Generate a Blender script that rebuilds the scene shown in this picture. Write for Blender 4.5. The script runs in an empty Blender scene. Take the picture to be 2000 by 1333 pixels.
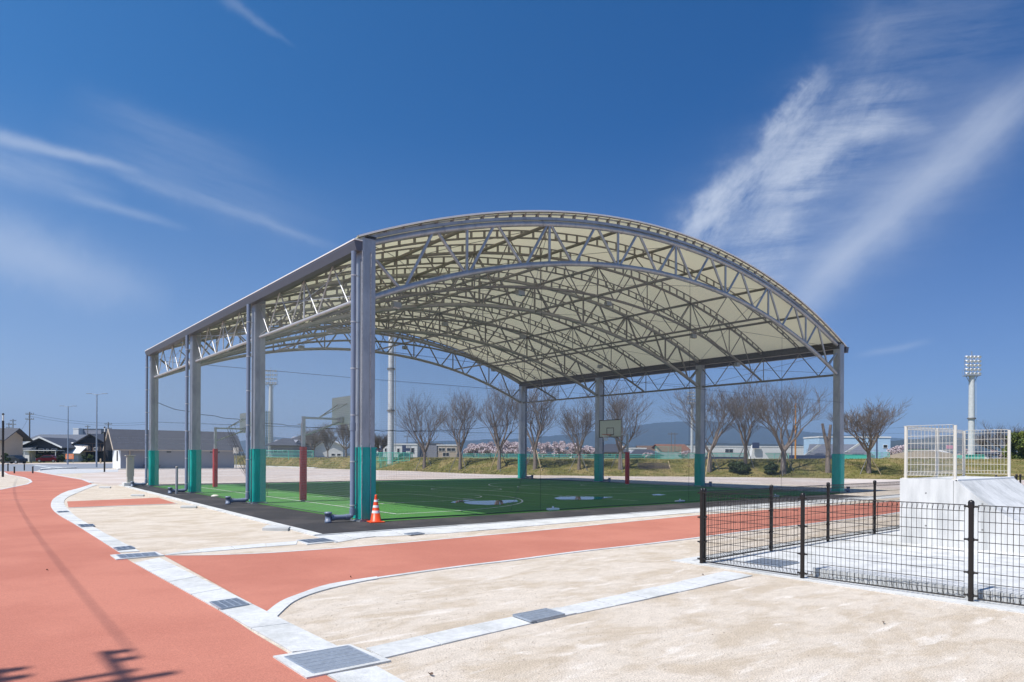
import bpy, bmesh, math, random
from mathutils import Vector, Matrix
rnd = random.Random(7)
scene = bpy.context.scene
# ---------------------------------------------------------------- camera
F, CY, ROLL, YAW = 1349.18, 892.26, 0.0055, 0.6801
CU, CV, EYE = -8.352, -16.430, 1.7
cd = bpy.data.cameras.new('camera'); cam = bpy.data.objects.new('camera', cd)
scene.collection.objects.link(cam); scene.camera = cam
cd.sensor_width = 36; cd.lens = F / 2000 * 36; cd.shift_y = (CY - 666.5) / 2000
cd.clip_start = 0.1; cd.clip_end = 20000
fw = Vector((math.sin(YAW), math.cos(YAW), 0)); rt = Vector((math.cos(YAW), -math.sin(YAW), 0)); up = Vector((0, 0, 1))
cr = rt * math.cos(ROLL) + up * math.sin(ROLL); cu_ = up * math.cos(ROLL) - rt * math.sin(ROLL)
m = Matrix((cr, cu_, -fw)).transposed().to_4x4(); m.translation = (CU, CV, EYE); cam.matrix_world = m
def ab(x, y):
    c, s = math.cos(ROLL), math.sin(ROLL); X = x - 1000; Y = y - CY
    return (c * X + s * Y) / F, (-s * X + c * Y) / F
def D(px, py, Z):                       # world point at survey bearing px,py and distance Z
    a, b = ab(px, py); R = a * Z
    return Vector((CU, CV, EYE)) + rt * R + fw * Z - up * b * Z
def G(px, py, z=0.0):                   # ground point
    a, b = ab(px, py); p = D(px, py, (EYE - z) / b); return (p.x, p.y)
def hz(px): return CY + math.sin(ROLL) * (px - 1000)
# ---------------------------------------------------------------- world
SUN_EL = math.radians(58)
w = bpy.data.worlds.new('World'); scene.world = w; w.use_nodes = True
nt = w.node_tree; nt.nodes.clear(); N = nt.nodes; L = nt.links
def nd(tree, t, **k):
    n = tree.nodes.new(t)
    for a, v in k.items(): setattr(n, a, v)
    return n
class Mx:                               # small expression helper for math nodes
    def __init__(s, tree): s.t = tree
    def __call__(s, op, a, b=None, c=None, clamp=False):
        n = s.t.nodes.new('ShaderNodeMath'); n.operation = op; n.use_clamp = clamp
        for i, v in enumerate((a, b, c)):
            if v is None: continue
            if isinstance(v, (int, float)): n.inputs[i].default_value = v
            else: s.t.links.new(v, n.inputs[i])
        return n.outputs[0]
M = Mx(nt)
sky = nd(nt, 'ShaderNodeTexSky', sky_type='NISHITA'); sky.sun_disc = False
sky.sun_elevation = SUN_EL; sky.sun_rotation = math.radians(273); sky.air_density = 0.7; sky.dust_density = 0.5; sky.ozone_density = 6.0
hs = nd(nt, 'ShaderNodeHueSaturation'); hs.inputs['Saturation'].default_value = 1.26; hs.inputs['Value'].default_value = 0.92
L.new(sky.outputs[0], hs.inputs['Color'])
tc = nd(nt, 'ShaderNodeTexCoord')
def dotn(vec):
    n = nd(nt, 'ShaderNodeVectorMath', operation='DOT_PRODUCT'); L.new(tc.outputs['Generated'], n.inputs[0]); n.inputs[1].default_value = vec
    return n.outputs['Value']
# the air thickens towards the skyline and glows towards the sun's side: tint by elevation and azimuth
tc0 = tc
tr_ = nd(nt, 'ShaderNodeValToRGB'); el = tr_.color_ramp.elements
for pos, col in ((0.0, (.46, .48, .60)), (.05, (.7, .6, .66)), (.10, (2.2, .92, .62)), (.2, (3.2, 1.5, .96)), (.34, (1.9, 1.9, 1.7)), (.44, (.75, 1.12, 1.28)), (.55, (.04, .48, .80)), (1.0, (.7, .9, 1.0))):
    e = el[0] if pos == 0 else (el[1] if pos == 1 else el.new(pos)); e.position = pos; e.color = (*col, 1)
L.new(dotn((0, 0, 1)), tr_.inputs[0])
tsun = M('ADD', dotn((-1, 0, 0)), 1, clamp=True)
gcol = nd(nt, 'ShaderNodeCombineXYZ')
for i, k in enumerate((1.6, .85, .42)): L.new(M('ADD', 1, M('MULTIPLY', tsun, k)), gcol.inputs[i])
v1 = nd(nt, 'ShaderNodeVectorMath', operation='MULTIPLY'); L.new(hs.outputs[0], v1.inputs[0]); L.new(tr_.outputs[0], v1.inputs[1])
v2 = nd(nt, 'ShaderNodeVectorMath', operation='MULTIPLY'); L.new(v1.outputs[0], v2.inputs[0]); L.new(gcol.outputs[0], v2.inputs[1])
pr = nd(nt, 'ShaderNodeMapRange', interpolation_type='SMOOTHSTEP'); L.new(dotn((0, 0, 1)), pr.inputs['Value'])
for k_, q_ in zip(('From Min', 'From Max', 'To Min', 'To Max'), (.0, .44, .42, 0)): pr.inputs[k_].default_value = q_
pf = M('MULTIPLY', pr.outputs[0], M('ADD', .62, M('MULTIPLY', tsun, .55)), clamp=True)
pm_ = nd(nt, 'ShaderNodeMix', data_type='RGBA'); L.new(pf, pm_.inputs['Factor']); L.new(v2.outputs[0], pm_.inputs['A']); pm_.inputs['B'].default_value = (2.7, 3.2, 4.2, 1)
# cirrus painted on the far sky sphere: gnomonic coordinates round the fixed bearing 39 degrees east of +Y
zf = dotn(tuple(fw)); zf = M('MAXIMUM', zf, 0.05)
gx = M('DIVIDE', dotn(tuple(rt)), zf); gy = M('DIVIDE', dotn((0, 0, 1)), zf)
cmb = nd(nt, 'ShaderNodeCombineXYZ'); L.new(gx, cmb.inputs[0]); L.new(gy, cmb.inputs[1])
def noise(scale, rot=0, sx=1, sy=1, det=6, rough=.6, dist=0, off=0):
    mp = nd(nt, 'ShaderNodeMapping'); mp.inputs['Rotation'].default_value = (0, 0, rot)
    L.new(cmb.outputs[0], mp.inputs[0])
    mp2 = nd(nt, 'ShaderNodeMapping'); mp2.inputs['Scale'].default_value = (sx, sy, 1); mp2.inputs['Location'].default_value = (off, off * .7, off)
    L.new(mp.outputs[0], mp2.inputs[0])
    n = nd(nt, 'ShaderNodeTexNoise'); n.inputs['Scale'].default_value = scale; n.inputs['Detail'].default_value = det
    n.inputs['Roughness'].default_value = rough; n.inputs['Distortion'].default_value = dist
    L.new(mp2.outputs[0], n.inputs['Vector']); return n.outputs['Fac']
def gpt(px, py): return ((px - 1000) / F, (CY - py) / F)
wob = M('SUBTRACT', noise(7, det=5, off=3), .5)
wob2 = M('SUBTRACT', noise(26, det=5, off=9), .5)
def streak(p0, p1, w0, w1, amp, fine, bend=0, wobble=.05, soft=.25, edge=1.0, wl=None):
    (x0, y0), (x1, y1) = gpt(*p0), gpt(*p1)
    dx, dy = x1 - x0, y1 - y0; Ln = math.hypot(dx, dy); dx /= Ln; dy /= Ln
    X = M('SUBTRACT', gx, x0); Y = M('SUBTRACT', gy, y0)
    s = M('DIVIDE', M('ADD', M('MULTIPLY', X, dx), M('MULTIPLY', Y, dy)), Ln)
    t = M('ADD', M('MULTIPLY', X, -dy), M('MULTIPLY', Y, dx))
    t = M('ADD', t, M('ADD', M('MULTIPLY', wob, wobble), M('MULTIPLY', wob2, wobble * .35)))
    if bend: t = M('ADD', t, M('MULTIPLY', M('MULTIPLY', s, M('SUBTRACT', 1, s)), bend))
    wd = M('ADD', w0 / F, M('MULTIPLY', s, (w1 - w0) / F)); wd = M('MAXIMUM', wd, 4 / F)
    q = M('DIVIDE', t, wd); 
    if wl:                              # sharper on one side
        q = M('MULTIPLY', q, M('ADD', 1, M('MULTIPLY', M('GREATER_THAN', q, 0), wl)))
    g = M('EXPONENT', M('MULTIPLY', M('MULTIPLY', q, q), -1))
    e0 = M('DIVIDE', M('ADD', s, soft), soft * 2, clamp=True); e1 = M('DIVIDE', M('SUBTRACT', 1 + soft, s), soft * 2, clamp=True)
    v = M('MULTIPLY', M('MULTIPLY', g, e0), e1)
    return M('MULTIPLY', M('MULTIPLY', v, amp), fine)
fib = noise(9, rot=math.radians(-8), sx=.5, sy=3.4, det=9, rough=.68, dist=.35, off=2)          # fine near-level fibres
fib = M('MULTIPLY', M('SUBTRACT', fib, .22), 2.1, clamp=True)
blot = M('MULTIPLY', M('SUBTRACT', noise(14, rot=math.radians(-50), sx=.6, sy=1.6, det=8, rough=.7, off=5), .3), 2.2, clamp=True)
fb2 = M('MULTIPLY', fib, blot)
smooth = M('ADD', .75, M('MULTIPLY', noise(5, rot=math.radians(-45), sx=.5, sy=3, det=4, off=6), .5))
lfib = M('ADD', .25, M('MULTIPLY', M('SUBTRACT', noise(6, rot=math.radians(20), sx=.5, sy=4.5, det=7, rough=.6, off=11), .3), 2.0, clamp=True))
bandf = M('ADD', .45, M('MULTIPLY', noise(10, rot=math.radians(-42), sx=.5, sy=3.5, det=9, rough=.62, off=14), 1.0))
lfib2 = M('MULTIPLY', fib, M('ADD', .4, M('MULTIPLY', blot, .8)))
layers = [
 streak((1345, 470), (1560, 225), 34, 26, .80, blot, bend=.05, wobble=.10, soft=.12),
 streak((1350, 460), (1440, 330), 26, 30, .55, blot, bend=.02, wobble=.09, soft=.2),
 streak((1500, 270), (1600, 150), 22, 16, .62, blot, wobble=.10, soft=.2),
 streak((1425, 560), (1640, 275), 50, 46, .80, fb2, bend=-.04, wobble=.09, soft=.2),
 streak((1400, 560), (1700, 200), 80, 70, .07, fib, wobble=.08, soft=.2),
 streak((1560, 330), (1760, 175), 60, 48, .50, fb2, bend=-.10, wobble=.09, soft=.2),
 streak((1500, 400), (1770, 240), 34, 20, .60, fib, bend=-.14, wobble=.05, soft=.15),
 streak((1380, 450), (1740, 150), 85, 95, .22, lfib2, wobble=.07),
 streak((1530, 610), (2040, 140), 34, 44, .36, bandf, wobble=.035, soft=.2),
 streak((1480, 600), (1950, 190), 90, 100, .08, bandf, wobble=.02, soft=.12),
 streak((1450, 580), (1900, 240), 110, 110, .15, fib, wobble=.04, soft=.2),
 streak((1660, 60), (2000, 40), 70, 110, .13, fib, wobble=.08),
 streak((1700, 10), (1700, 110), 20, 40, .18, blot, wobble=.05),
 streak((1690, 690), (1800, 665), 6, 6, .12, smooth, wobble=.01),
 streak((-80, 255), (200, 322), 15, 8, .34, smooth, wobble=.012, soft=.3),
 streak((180, 318), (600, 470), 16, 9, .17, lfib, wobble=.03, soft=.2),
 streak((150, 390), (330, 440), 12, 7, .20, lfib, wobble=.012, soft=.25),
 streak((-100, 300), (170, 370), 45, 25, .26, lfib, wobble=.04, soft=.3),
 streak((200, 260), (560, 430), 45, 60, .14, lfib, wobble=.05, soft=.3),
 streak((200, 205), (460, 300), 20, 20, .10, lfib, wobble=.03, soft=.3),
 streak((-150, 440), (230, 560), 75, 45, .30, smooth, wobble=.06, soft=.3),
 streak((420, -20), (540, 70), 14, 6, .10, smooth, wobble=.03, soft=.3),
]
tot = layers[0]
for l in layers[1:]: tot = M('ADD', tot, l)
tot = M('MULTIPLY', M('SUBTRACT', 1, M('EXPONENT', M('MULTIPLY', tot, -1.55))), .84)
cmask = M('MULTIPLY', tot, M('GREATER_THAN', dotn(tuple(fw)), .06))
mixc = nd(nt, 'ShaderNodeMix', data_type='RGBA'); L.new(cmask, mixc.inputs['Factor']); L.new(pm_.outputs['Result'], mixc.inputs['A'])
mixc.inputs['B'].default_value = (4.7, 5.1, 5.8, 1)
bg = nd(nt, 'ShaderNodeBackground'); L.new(mixc.outputs['Result'], bg.inputs[0]); bg.inputs[1].default_value = 0.14
wo = nd(nt, 'ShaderNodeOutputWorld'); L.new(bg.outputs[0], wo.inputs[0])
# ---------------------------------------------------------------- sun
sl = bpy.data.lights.new('sun', 'SUN'); so = bpy.data.objects.new('sun', sl); scene.collection.objects.link(so)
sl.energy = 4.8; sl.angle = math.radians(0.53); sl.color = (1, .955, .9)
so.rotation_euler = Vector((math.cos(SUN_EL) * math.cos(math.radians(3)), -math.cos(SUN_EL) * math.sin(math.radians(3)), -math.sin(SUN_EL))).to_track_quat('-Z', 'Y').to_euler()
scene.view_settings.view_transform = 'Standard'; scene.view_settings.look = 'None'
scene.view_settings.exposure = 0.22; scene.view_settings.gamma = 1.0
scene.cycles.transparent_max_bounces = 24; scene.cycles.max_bounces = 6
# ---------------------------------------------------------------- materials
def mat(name, col, rough=.7, metal=0, var=.0, vscale=3, bump=0, bscale=60, col2=None, c2scale=1.0, c2lo=.45, c2hi=.6, spec=.5, alpha=None, det=6, stretch=None, trans=0):
    m = bpy.data.materials.new(name); m.use_nodes = True; t = m.node_tree; b = t.nodes['Principled BSDF']
    b.inputs['Roughness'].default_value = rough; b.inputs['Metallic'].default_value = metal; b.inputs['Specular IOR Level'].default_value = spec
    co = nd(t, 'ShaderNodeTexCoord'); vec = co.outputs['Object']
    if stretch:
        mp = nd(t, 'ShaderNodeMapping'); mp.inputs['Scale'].default_value = stretch; t.links.new(vec, mp.inputs[0]); vec = mp.outputs[0]
    src = None
    rgb = nd(t, 'ShaderNodeRGB'); rgb.outputs[0].default_value = (*col, 1); src = rgb.outputs[0]
    if col2:
        n = nd(t, 'ShaderNodeTexNoise'); n.inputs['Scale'].default_value = c2scale; n.inputs['Detail'].default_value = det; n.inputs['Roughness'].default_value = .62
        t.links.new(vec, n.inputs['Vector'])
        r = nd(t, 'ShaderNodeMapRange', interpolation_type='SMOOTHSTEP'); r.inputs['From Min'].default_value = c2lo; r.inputs['From Max'].default_value = c2hi
        t.links.new(n.outputs['Fac'], r.inputs['Value'])
        mx = nd(t, 'ShaderNodeMix', data_type='RGBA'); t.links.new(r.outputs[0], mx.inputs['Factor']); t.links.new(src, mx.inputs['A']); mx.inputs['B'].default_value = (*col2, 1); src = mx.outputs['Result']
    if var:
        n = nd(t, 'ShaderNodeTexNoise'); n.inputs['Scale'].default_value = vscale; n.inputs['Detail'].default_value = 8; n.inputs['Roughness'].default_value = .7
        t.links.new(vec, n.inputs['Vector'])
        r = nd(t, 'ShaderNodeMapRange'); r.inputs['From Min'].default_value = .3; r.inputs['From Max'].default_value = .7
        r.inputs['To Min'].default_value = 1 - var; r.inputs['To Max'].default_value = 1 + var; t.links.new(n.outputs['Fac'], r.inputs['Value'])
        vm = nd(t, 'ShaderNodeVectorMath', operation='SCALE'); t.links.new(src, vm.inputs[0]); t.links.new(r.outputs[0], vm.inputs['Scale']); src = vm.outputs[0]
    t.links.new(src, b.inputs['Base Color'])
    if bump:
        n = nd(t, 'ShaderNodeTexNoise'); n.inputs['Scale'].default_value = bscale; n.inputs['Detail'].default_value = 5
        t.links.new(vec, n.inputs['Vector'])
        bn = nd(t, 'ShaderNodeBump'); bn.inputs['Strength'].default_value = bump; bn.inputs['Distance'].default_value = .02
        t.links.new(n.outputs['Fac'], bn.inputs['Height']); t.links.new(bn.outputs[0], b.inputs['Normal'])
    m['src'] = 1
    return m
MT = {}
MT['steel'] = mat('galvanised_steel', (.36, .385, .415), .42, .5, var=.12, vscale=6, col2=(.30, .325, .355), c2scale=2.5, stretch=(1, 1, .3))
MT['steel_shade_tone'] = mat('shade_darkened_galvanised_steel', (.20, .195, .185), .5, .3, var=.15, vscale=5)  # same steel, its colour darkened for the shade under the roof
MT['steel_mid'] = mat('part_shaded_galvanised_steel', (.31, .31, .305), .48, .3, var=.15, vscale=5)  # same steel again, colour partly darkened for inner main arches in roof shade
MT['steel_lit'] = mat('sunlit_pale_galvanised_steel', (.46, .47, .48), .4, .35, var=.12, vscale=5)  # paler steel; on the left eaves truss the colour carries the sunlight
MT['beam'] = mat('grey_painted_beam', (.085, .085, .09), .5, .2, var=.08)
MT['gutter'] = mat('grey_gutter', (.085, .09, .115), .45, .1, var=.05)
MT['pipe'] = mat('grey_plastic_pipe', (.17, .21, .29), .38, 0, var=.06, vscale=2)
MT['white_edge'] = mat('white_membrane_edge', (.8, .8, .78), .5)
MT['teal'] = mat('teal_vinyl_pad', (.004, .37, .32), .40, 0, var=.16, vscale=3, bump=.9, bscale=5, stretch=(1.6, 1.6, .45))
MT['redpad'] = mat('red_vinyl_pad', (.46, .025, .03), .42, var=.15, vscale=4, bump=.6, bscale=6, stretch=(2, 2, .5))
MT['green'] = mat('green_court', (.066, .232, .038), .8, 0, var=.16, vscale=70, col2=(.056, .192, .034), c2scale=.5, c2lo=.4, c2hi=.65, bump=.4, bscale=120)
MT['white'] = mat('white_line_paint', (.75, .78, .75), .6, var=.12, vscale=12)
MT['asphalt'] = mat('dark_asphalt', (.030, .029, .031), .85, 0, var=.45, vscale=160, col2=(.055, .05, .05), c2scale=.6, bump=.5, bscale=150)
MT['road'] = mat('grey_asphalt', (.22, .24, .27), .9, var=.15, vscale=2)
MT['conc'] = mat('pale_concrete', (.60, .61, .60), .88, var=.13, vscale=14, col2=(.49, .50, .48), c2scale=1.6, c2lo=.42, c2hi=.66, bump=.4, bscale=45)
MT['conc2'] = mat('grey_concrete', (.50, .51, .50), .88, var=.14, vscale=9, col2=(.39, .40, .39), c2scale=1.1, c2lo=.42, c2hi=.66, bump=.3, bscale=50)
MT['ramp'] = mat('smooth_ramp_concrete', (.63, .635, .62), .75, var=.08, vscale=4, col2=(.42, .43, .42), c2scale=1.5, c2lo=.42, c2hi=.72, stretch=(1.6, 1.6, .3), bump=.15, bscale=30)
MT['conc_dark'] = mat('dark_concrete_joint', (.22, .22, .21), .9)
MT['stone'] = mat('loose_stone', (.42, .36, .30), .9, var=.6, vscale=40)
MT['dark'] = mat('dark_void', (.012, .013, .015), .9)
MT['grate'] = mat('galvanised_grate', (.36, .41, .47), .5, .35, var=.2, vscale=30)
MT['black'] = mat('black_brown_coating', (.014, .011, .010), .35, .0)
MT['cream'] = mat('cream_coated_wire', (.62, .59, .52), .5)
MT['cone'] = mat('orange_cone_plastic', (.80, .075, .012), .4, var=.1, vscale=8)
MT['refl'] = mat('white_reflective_band', (.8, .8, .78), .35)
MT['cable'] = mat('dark_rope', (.05, .05, .06), .7)
MT['rope_pale'] = mat('pale_grey_cord', (.33, .35, .38), .8, var=.5, vscale=25)
MT['bark'] = mat('grey_bark', (.20, .165, .14), .9, var=.35, vscale=9, stretch=(1, 1, .3))
MT['twig'] = mat('brown_twigs', (.135, .115, .10), .9, var=.3, vscale=3)
MT['leaf'] = mat('dark_olive_leaves', (.065, .10, .015), .7, var=.5, vscale=1.5, col2=(.16, .19, .02), c2scale=1.0)
MT['hedge'] = mat('dark_shrub_leaves', (.035, .06, .015), .7, var=.5, vscale=3)
MT['blossom'] = mat('pale_pink_blossom', (.60, .51, .52), .8, var=.25, vscale=.8)
MT['mint'] = mat('mint_green_coating', (.10, .55, .42), .5)
MT['whitewall'] = mat('white_render', (.72, .73, .72), .85, var=.06)
MT['pbluew'] = mat('pale_blue_render', (.42, .60, .78), .8, var=.05)
MT['roofd'] = mat('dark_grey_roof', (.06, .065, .08), .6, var=.15, vscale=2)
MT['rooft'] = mat('terracotta_roof', (.20, .10, .065), .8, var=.2)
MT['greywall'] = mat('grey_panel_wall', (.27, .28, .32), .8, var=.06)
MT['beige'] = mat('beige_wall', (.50, .42, .33), .85, var=.06)
MT['brownwall'] = mat('brown_wall', (.13, .085, .06), .8, var=.1)
MT['blackwall'] = mat('black_timber_wall', (.018, .02, .028), .7, var=.2)
MT['navy'] = mat('navy_panel', (.04, .06, .13), .6)
MT['roofm'] = mat('mid_grey_roof', (.12, .13, .15), .6, var=.1)
MT['glass'] = mat('window_glass', (.03, .04, .05), .08, 0)
MT['wood'] = mat('pale_timber', (.55, .42, .25), .7, var=.15)
MT['pole'] = mat('pale_grey_tower_paint', (.55, .58, .58), .5, var=.15, vscale=3)
MT['lampgrey'] = mat('grey_lamp_pole', (.28, .32, .38), .45, .3)
MT['poleconc'] = mat('grey_concrete_pole', (.16, .15, .14), .8)
MT['orange'] = mat('orange_sign_face', (.70, .20, .07), .6)
MT['pink'] = mat('pink_sign_face', (.75, .30, .42), .6)
MT['yellow'] = mat('orange_painted_pole', (.60, .25, .03), .5)
MT['cabinet'] = mat('beige_grey_cabinet_paint', (.42, .41, .35), .5, var=.05)
MT['carred'] = mat('dark_red_car_paint', (.10, .008, .012), .2)
MT['carblk'] = mat('dark_car_paint', (.015, .018, .022), .2)
MT['tyre'] = mat('tyre_rubber', (.02, .02, .02), .9)
MT['board'] = mat('backboard_panel', (.58, .62, .58), .5)
MT['rim'] = mat('orange_rim', (.55, .10, .03), .5)
MT['darkgreen'] = mat('dark_green_netting', (.03, .16, .13), .8)
MT['purewhite'] = mat('white_plastic', (.8, .8, .8), .5)

def gravel_mat(name, c1, c2, c3):
    m = bpy.data.materials.new(name); m.use_nodes = True; t = m.node_tree; b = t.nodes['Principled BSDF']; b.inputs['Roughness'].default_value = .95
    b.inputs['Specular IOR Level'].default_value = .2
    co = nd(t, 'ShaderNodeTexCoord'); vec = co.outputs['Object']
    def nz(s, det=6, r=.6, dist=0, mp=None):
        n = nd(t, 'ShaderNodeTexNoise'); n.inputs['Scale'].default_value = s; n.inputs['Detail'].default_value = det; n.inputs['Roughness'].default_value = r; n.inputs['Distortion'].default_value = dist
        if mp:
            q = nd(t, 'ShaderNodeMapping'); q.inputs['Scale'].default_value = mp[0]; q.inputs['Rotation'].default_value = (0, 0, mp[1]); t.links.new(vec, q.inputs[0]); t.links.new(q.outputs[0], n.inputs['Vector'])
        else: t.links.new(vec, n.inputs['Vector'])
        return n.outputs['Fac']
    def rng(v, a, b_, c=0, d=1):
        r = nd(t, 'ShaderNodeMapRange', interpolation_type='SMOOTHSTEP'); t.links.new(v, r.inputs['Value'])
        for k, q in zip(('From Min', 'From Max', 'To Min', 'To Max'), (a, b_, c, d)): r.inputs[k].default_value = q
        return r.outputs[0]
    def mix(f, a, b_):
        x = nd(t, 'ShaderNodeMix', data_type='RGBA'); t.links.new(f, x.inputs['Factor'])
        for k, q in (('A', a), ('B', b_)):
            if isinstance(q, tuple): x.inputs[k].default_value = (*q, 1)
            else: t.links.new(q, x.inputs[k])
        return x.outputs['Result']
    patch = rng(nz(.9, 7, .68, .6, ((1, 1.9, 1), .3)), .42, .62)
    base = mix(patch, c1, c2)
    streak_ = rng(nz(2.1, 5, .6, .3, ((.5, 2.2, 1), -.5)), .56, .68)
    base = mix(streak_, base, c3)
    g = rng(nz(75, 4, .85), .28, .72, .52, 1.38)
    vm0 = nd(t, 'ShaderNodeVectorMath', operation='SCALE'); t.links.new(base, vm0.inputs[0]); t.links.new(rng(nz(5, 6, .7, .4, ((1, 1.6, 1), .3)), .35, .65, 1.05, .93), vm0.inputs['Scale']); base = vm0.outputs[0]
    vm = nd(t, 'ShaderNodeVectorMath', operation='SCALE'); t.links.new(base, vm.inputs[0]); t.links.new(g, vm.inputs['Scale'])
    vo = nd(t, 'ShaderNodeTexVoronoi'); vo.inputs['Scale'].default_value = 34; t.links.new(vec, vo.inputs['Vector'])
    gr = rng(vo.outputs['Distance'], .0, .22, .72, 1)
    vm2 = nd(t, 'ShaderNodeVectorMath', operation='SCALE'); t.links.new(vm.outputs[0], vm2.inputs[0]); t.links.new(gr, vm2.inputs['Scale'])
    t.links.new(vm2.outputs[0], b.inputs['Base Color'])
    bn = nd(t, 'ShaderNodeBump'); bn.inputs['Strength'].default_value = .4; bn.inputs['Distance'].default_value = .012
    t.links.new(nz(70, 5, .7), bn.inputs['Height']); t.links.new(bn.outputs[0], b.inputs['Normal'])
    return m
MT['gravel'] = gravel_mat('sandy_gravel', (.61, .54, .45), (.51, .43, .33), (.68, .62, .54))
MT['whitegravel'] = mat('white_gravel', (.48, .49, .49), .95, var=.3, vscale=4)
MT['sand'] = mat('pink_sand', (.50, .42, .36), .95, var=.10, vscale=1.2, col2=(.56, .50, .45), c2scale=.2, bump=.2, bscale=20)
MT['mound'] = mat('dry_earth', (.25, .205, .14), .95, var=.2, vscale=.6)
MT['soil'] = mat('far_ground', (.16, .17, .09), .95, var=.2, vscale=.1)

def red_mat():
    m = mat('red_rubber_path', (.435, .160, .110), .88, 0, var=.30, vscale=95, col2=(.50, .195, .135), c2scale=.4, c2lo=.38, c2hi=.64, bump=.25, bscale=200, spec=.3)
    return m
MT['red'] = red_mat()

def membrane_mat():
    m = bpy.data.materials.new('cream_membrane'); m.use_nodes = True; t = m.node_tree; t.nodes.clear()
    co = nd(t, 'ShaderNodeTexCoord'); n = nd(t, 'ShaderNodeTexNoise'); n.inputs['Scale'].default_value = .5; t.links.new(co.outputs['Object'], n.inputs['Vector'])
    mx = nd(t, 'ShaderNodeMix', data_type='RGBA'); t.links.new(n.outputs['Fac'], mx.inputs['Factor'])
    mx.inputs['A'].default_value = (.72, .68, .49, 1); mx.inputs['B'].default_value = (.77, .73, .54, 1)
    d = nd(t, 'ShaderNodeBsdfDiffuse'); tr = nd(t, 'ShaderNodeBsdfTranslucent'); t.links.new(mx.outputs['Result'], d.inputs[0]); t.links.new(mx.outputs['Result'], tr.inputs[0])
    ms = nd(t, 'ShaderNodeMixShader'); ms.inputs[0].default_value = .27; t.links.new(d.outputs[0], ms.inputs[1]); t.links.new(tr.outputs[0], ms.inputs[2])
    o = nd(t, 'ShaderNodeOutputMaterial'); t.links.new(ms.outputs[0], o.inputs[0]); return m
MT['membrane'] = membrane_mat()

def net_mat(name, col, pitch, thick, axes):
    m = bpy.data.materials.new(name); m.use_nodes = True; t = m.node_tree; t.nodes.clear(); X = Mx(t)
    co = nd(t, 'ShaderNodeTexCoord'); sp = nd(t, 'ShaderNodeSeparateXYZ'); t.links.new(co.outputs['Object'], sp.inputs[0])
    masks = []
    for a in axes:
        fr = X('FRACT', X('ABSOLUTE', X('DIVIDE', sp.outputs[a], pitch))); masks.append(X('LESS_THAN', fr, thick / pitch))
    f = X('MAXIMUM', masks[0], masks[1])
    tr = nd(t, 'ShaderNodeBsdfTransparent'); d = nd(t, 'ShaderNodeBsdfDiffuse'); d.inputs[0].default_value = (*col, 1)
    ms = nd(t, 'ShaderNodeMixShader'); t.links.new(f, ms.inputs[0]); t.links.new(tr.outputs[0], ms.inputs[1]); t.links.new(d.outputs[0], ms.inputs[2])
    o = nd(t, 'ShaderNodeOutputMaterial'); t.links.new(ms.outputs[0], o.inputs[0]); return m
MT['netx'] = net_mat('net_mesh_front', (.26, .29, .32), .05, .0028, (0, 2))
MT['nety'] = net_mat('net_mesh_side', (.26, .29, .32), .05, .0028, (1, 2))
MT['coarsenet'] = net_mat('coarse_netting', (.10, .16, .16), .4, .09, (0, 2))
MT['mintnet'] = net_mat('mint_fence_mesh', (.10, .50, .40), .06, .007, (0, 2))
MT['mintnety'] = net_mat('mint_fence_mesh_side', (.10, .50, .40), .06, .011, (1, 2))

def puddle_mat():
    m = bpy.data.materials.new('standing_water'); m.use_nodes = True; b = m.node_tree.nodes['Principled BSDF']
    b.inputs['Base Color'].default_value = (.01, .03, .015, 1); b.inputs['Roughness'].default_value = .02; b.inputs['Specular IOR Level'].default_value = .4
    return m
MT['puddle'] = puddle_mat()
def grass_mat():
    m = mat('spring_grass', (.135, .130, .040), .95, var=.28, vscale=3, col2=(.235, .19, .08), c2scale=.55, c2lo=.42, c2hi=.62, bump=.8, bscale=9, spec=.1)
    return m
MT['grass'] = grass_mat()
MT['hill'] = mat('wooded_hills', (.045, .055, .05), .95, var=.3, vscale=.02, spec=0)
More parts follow.
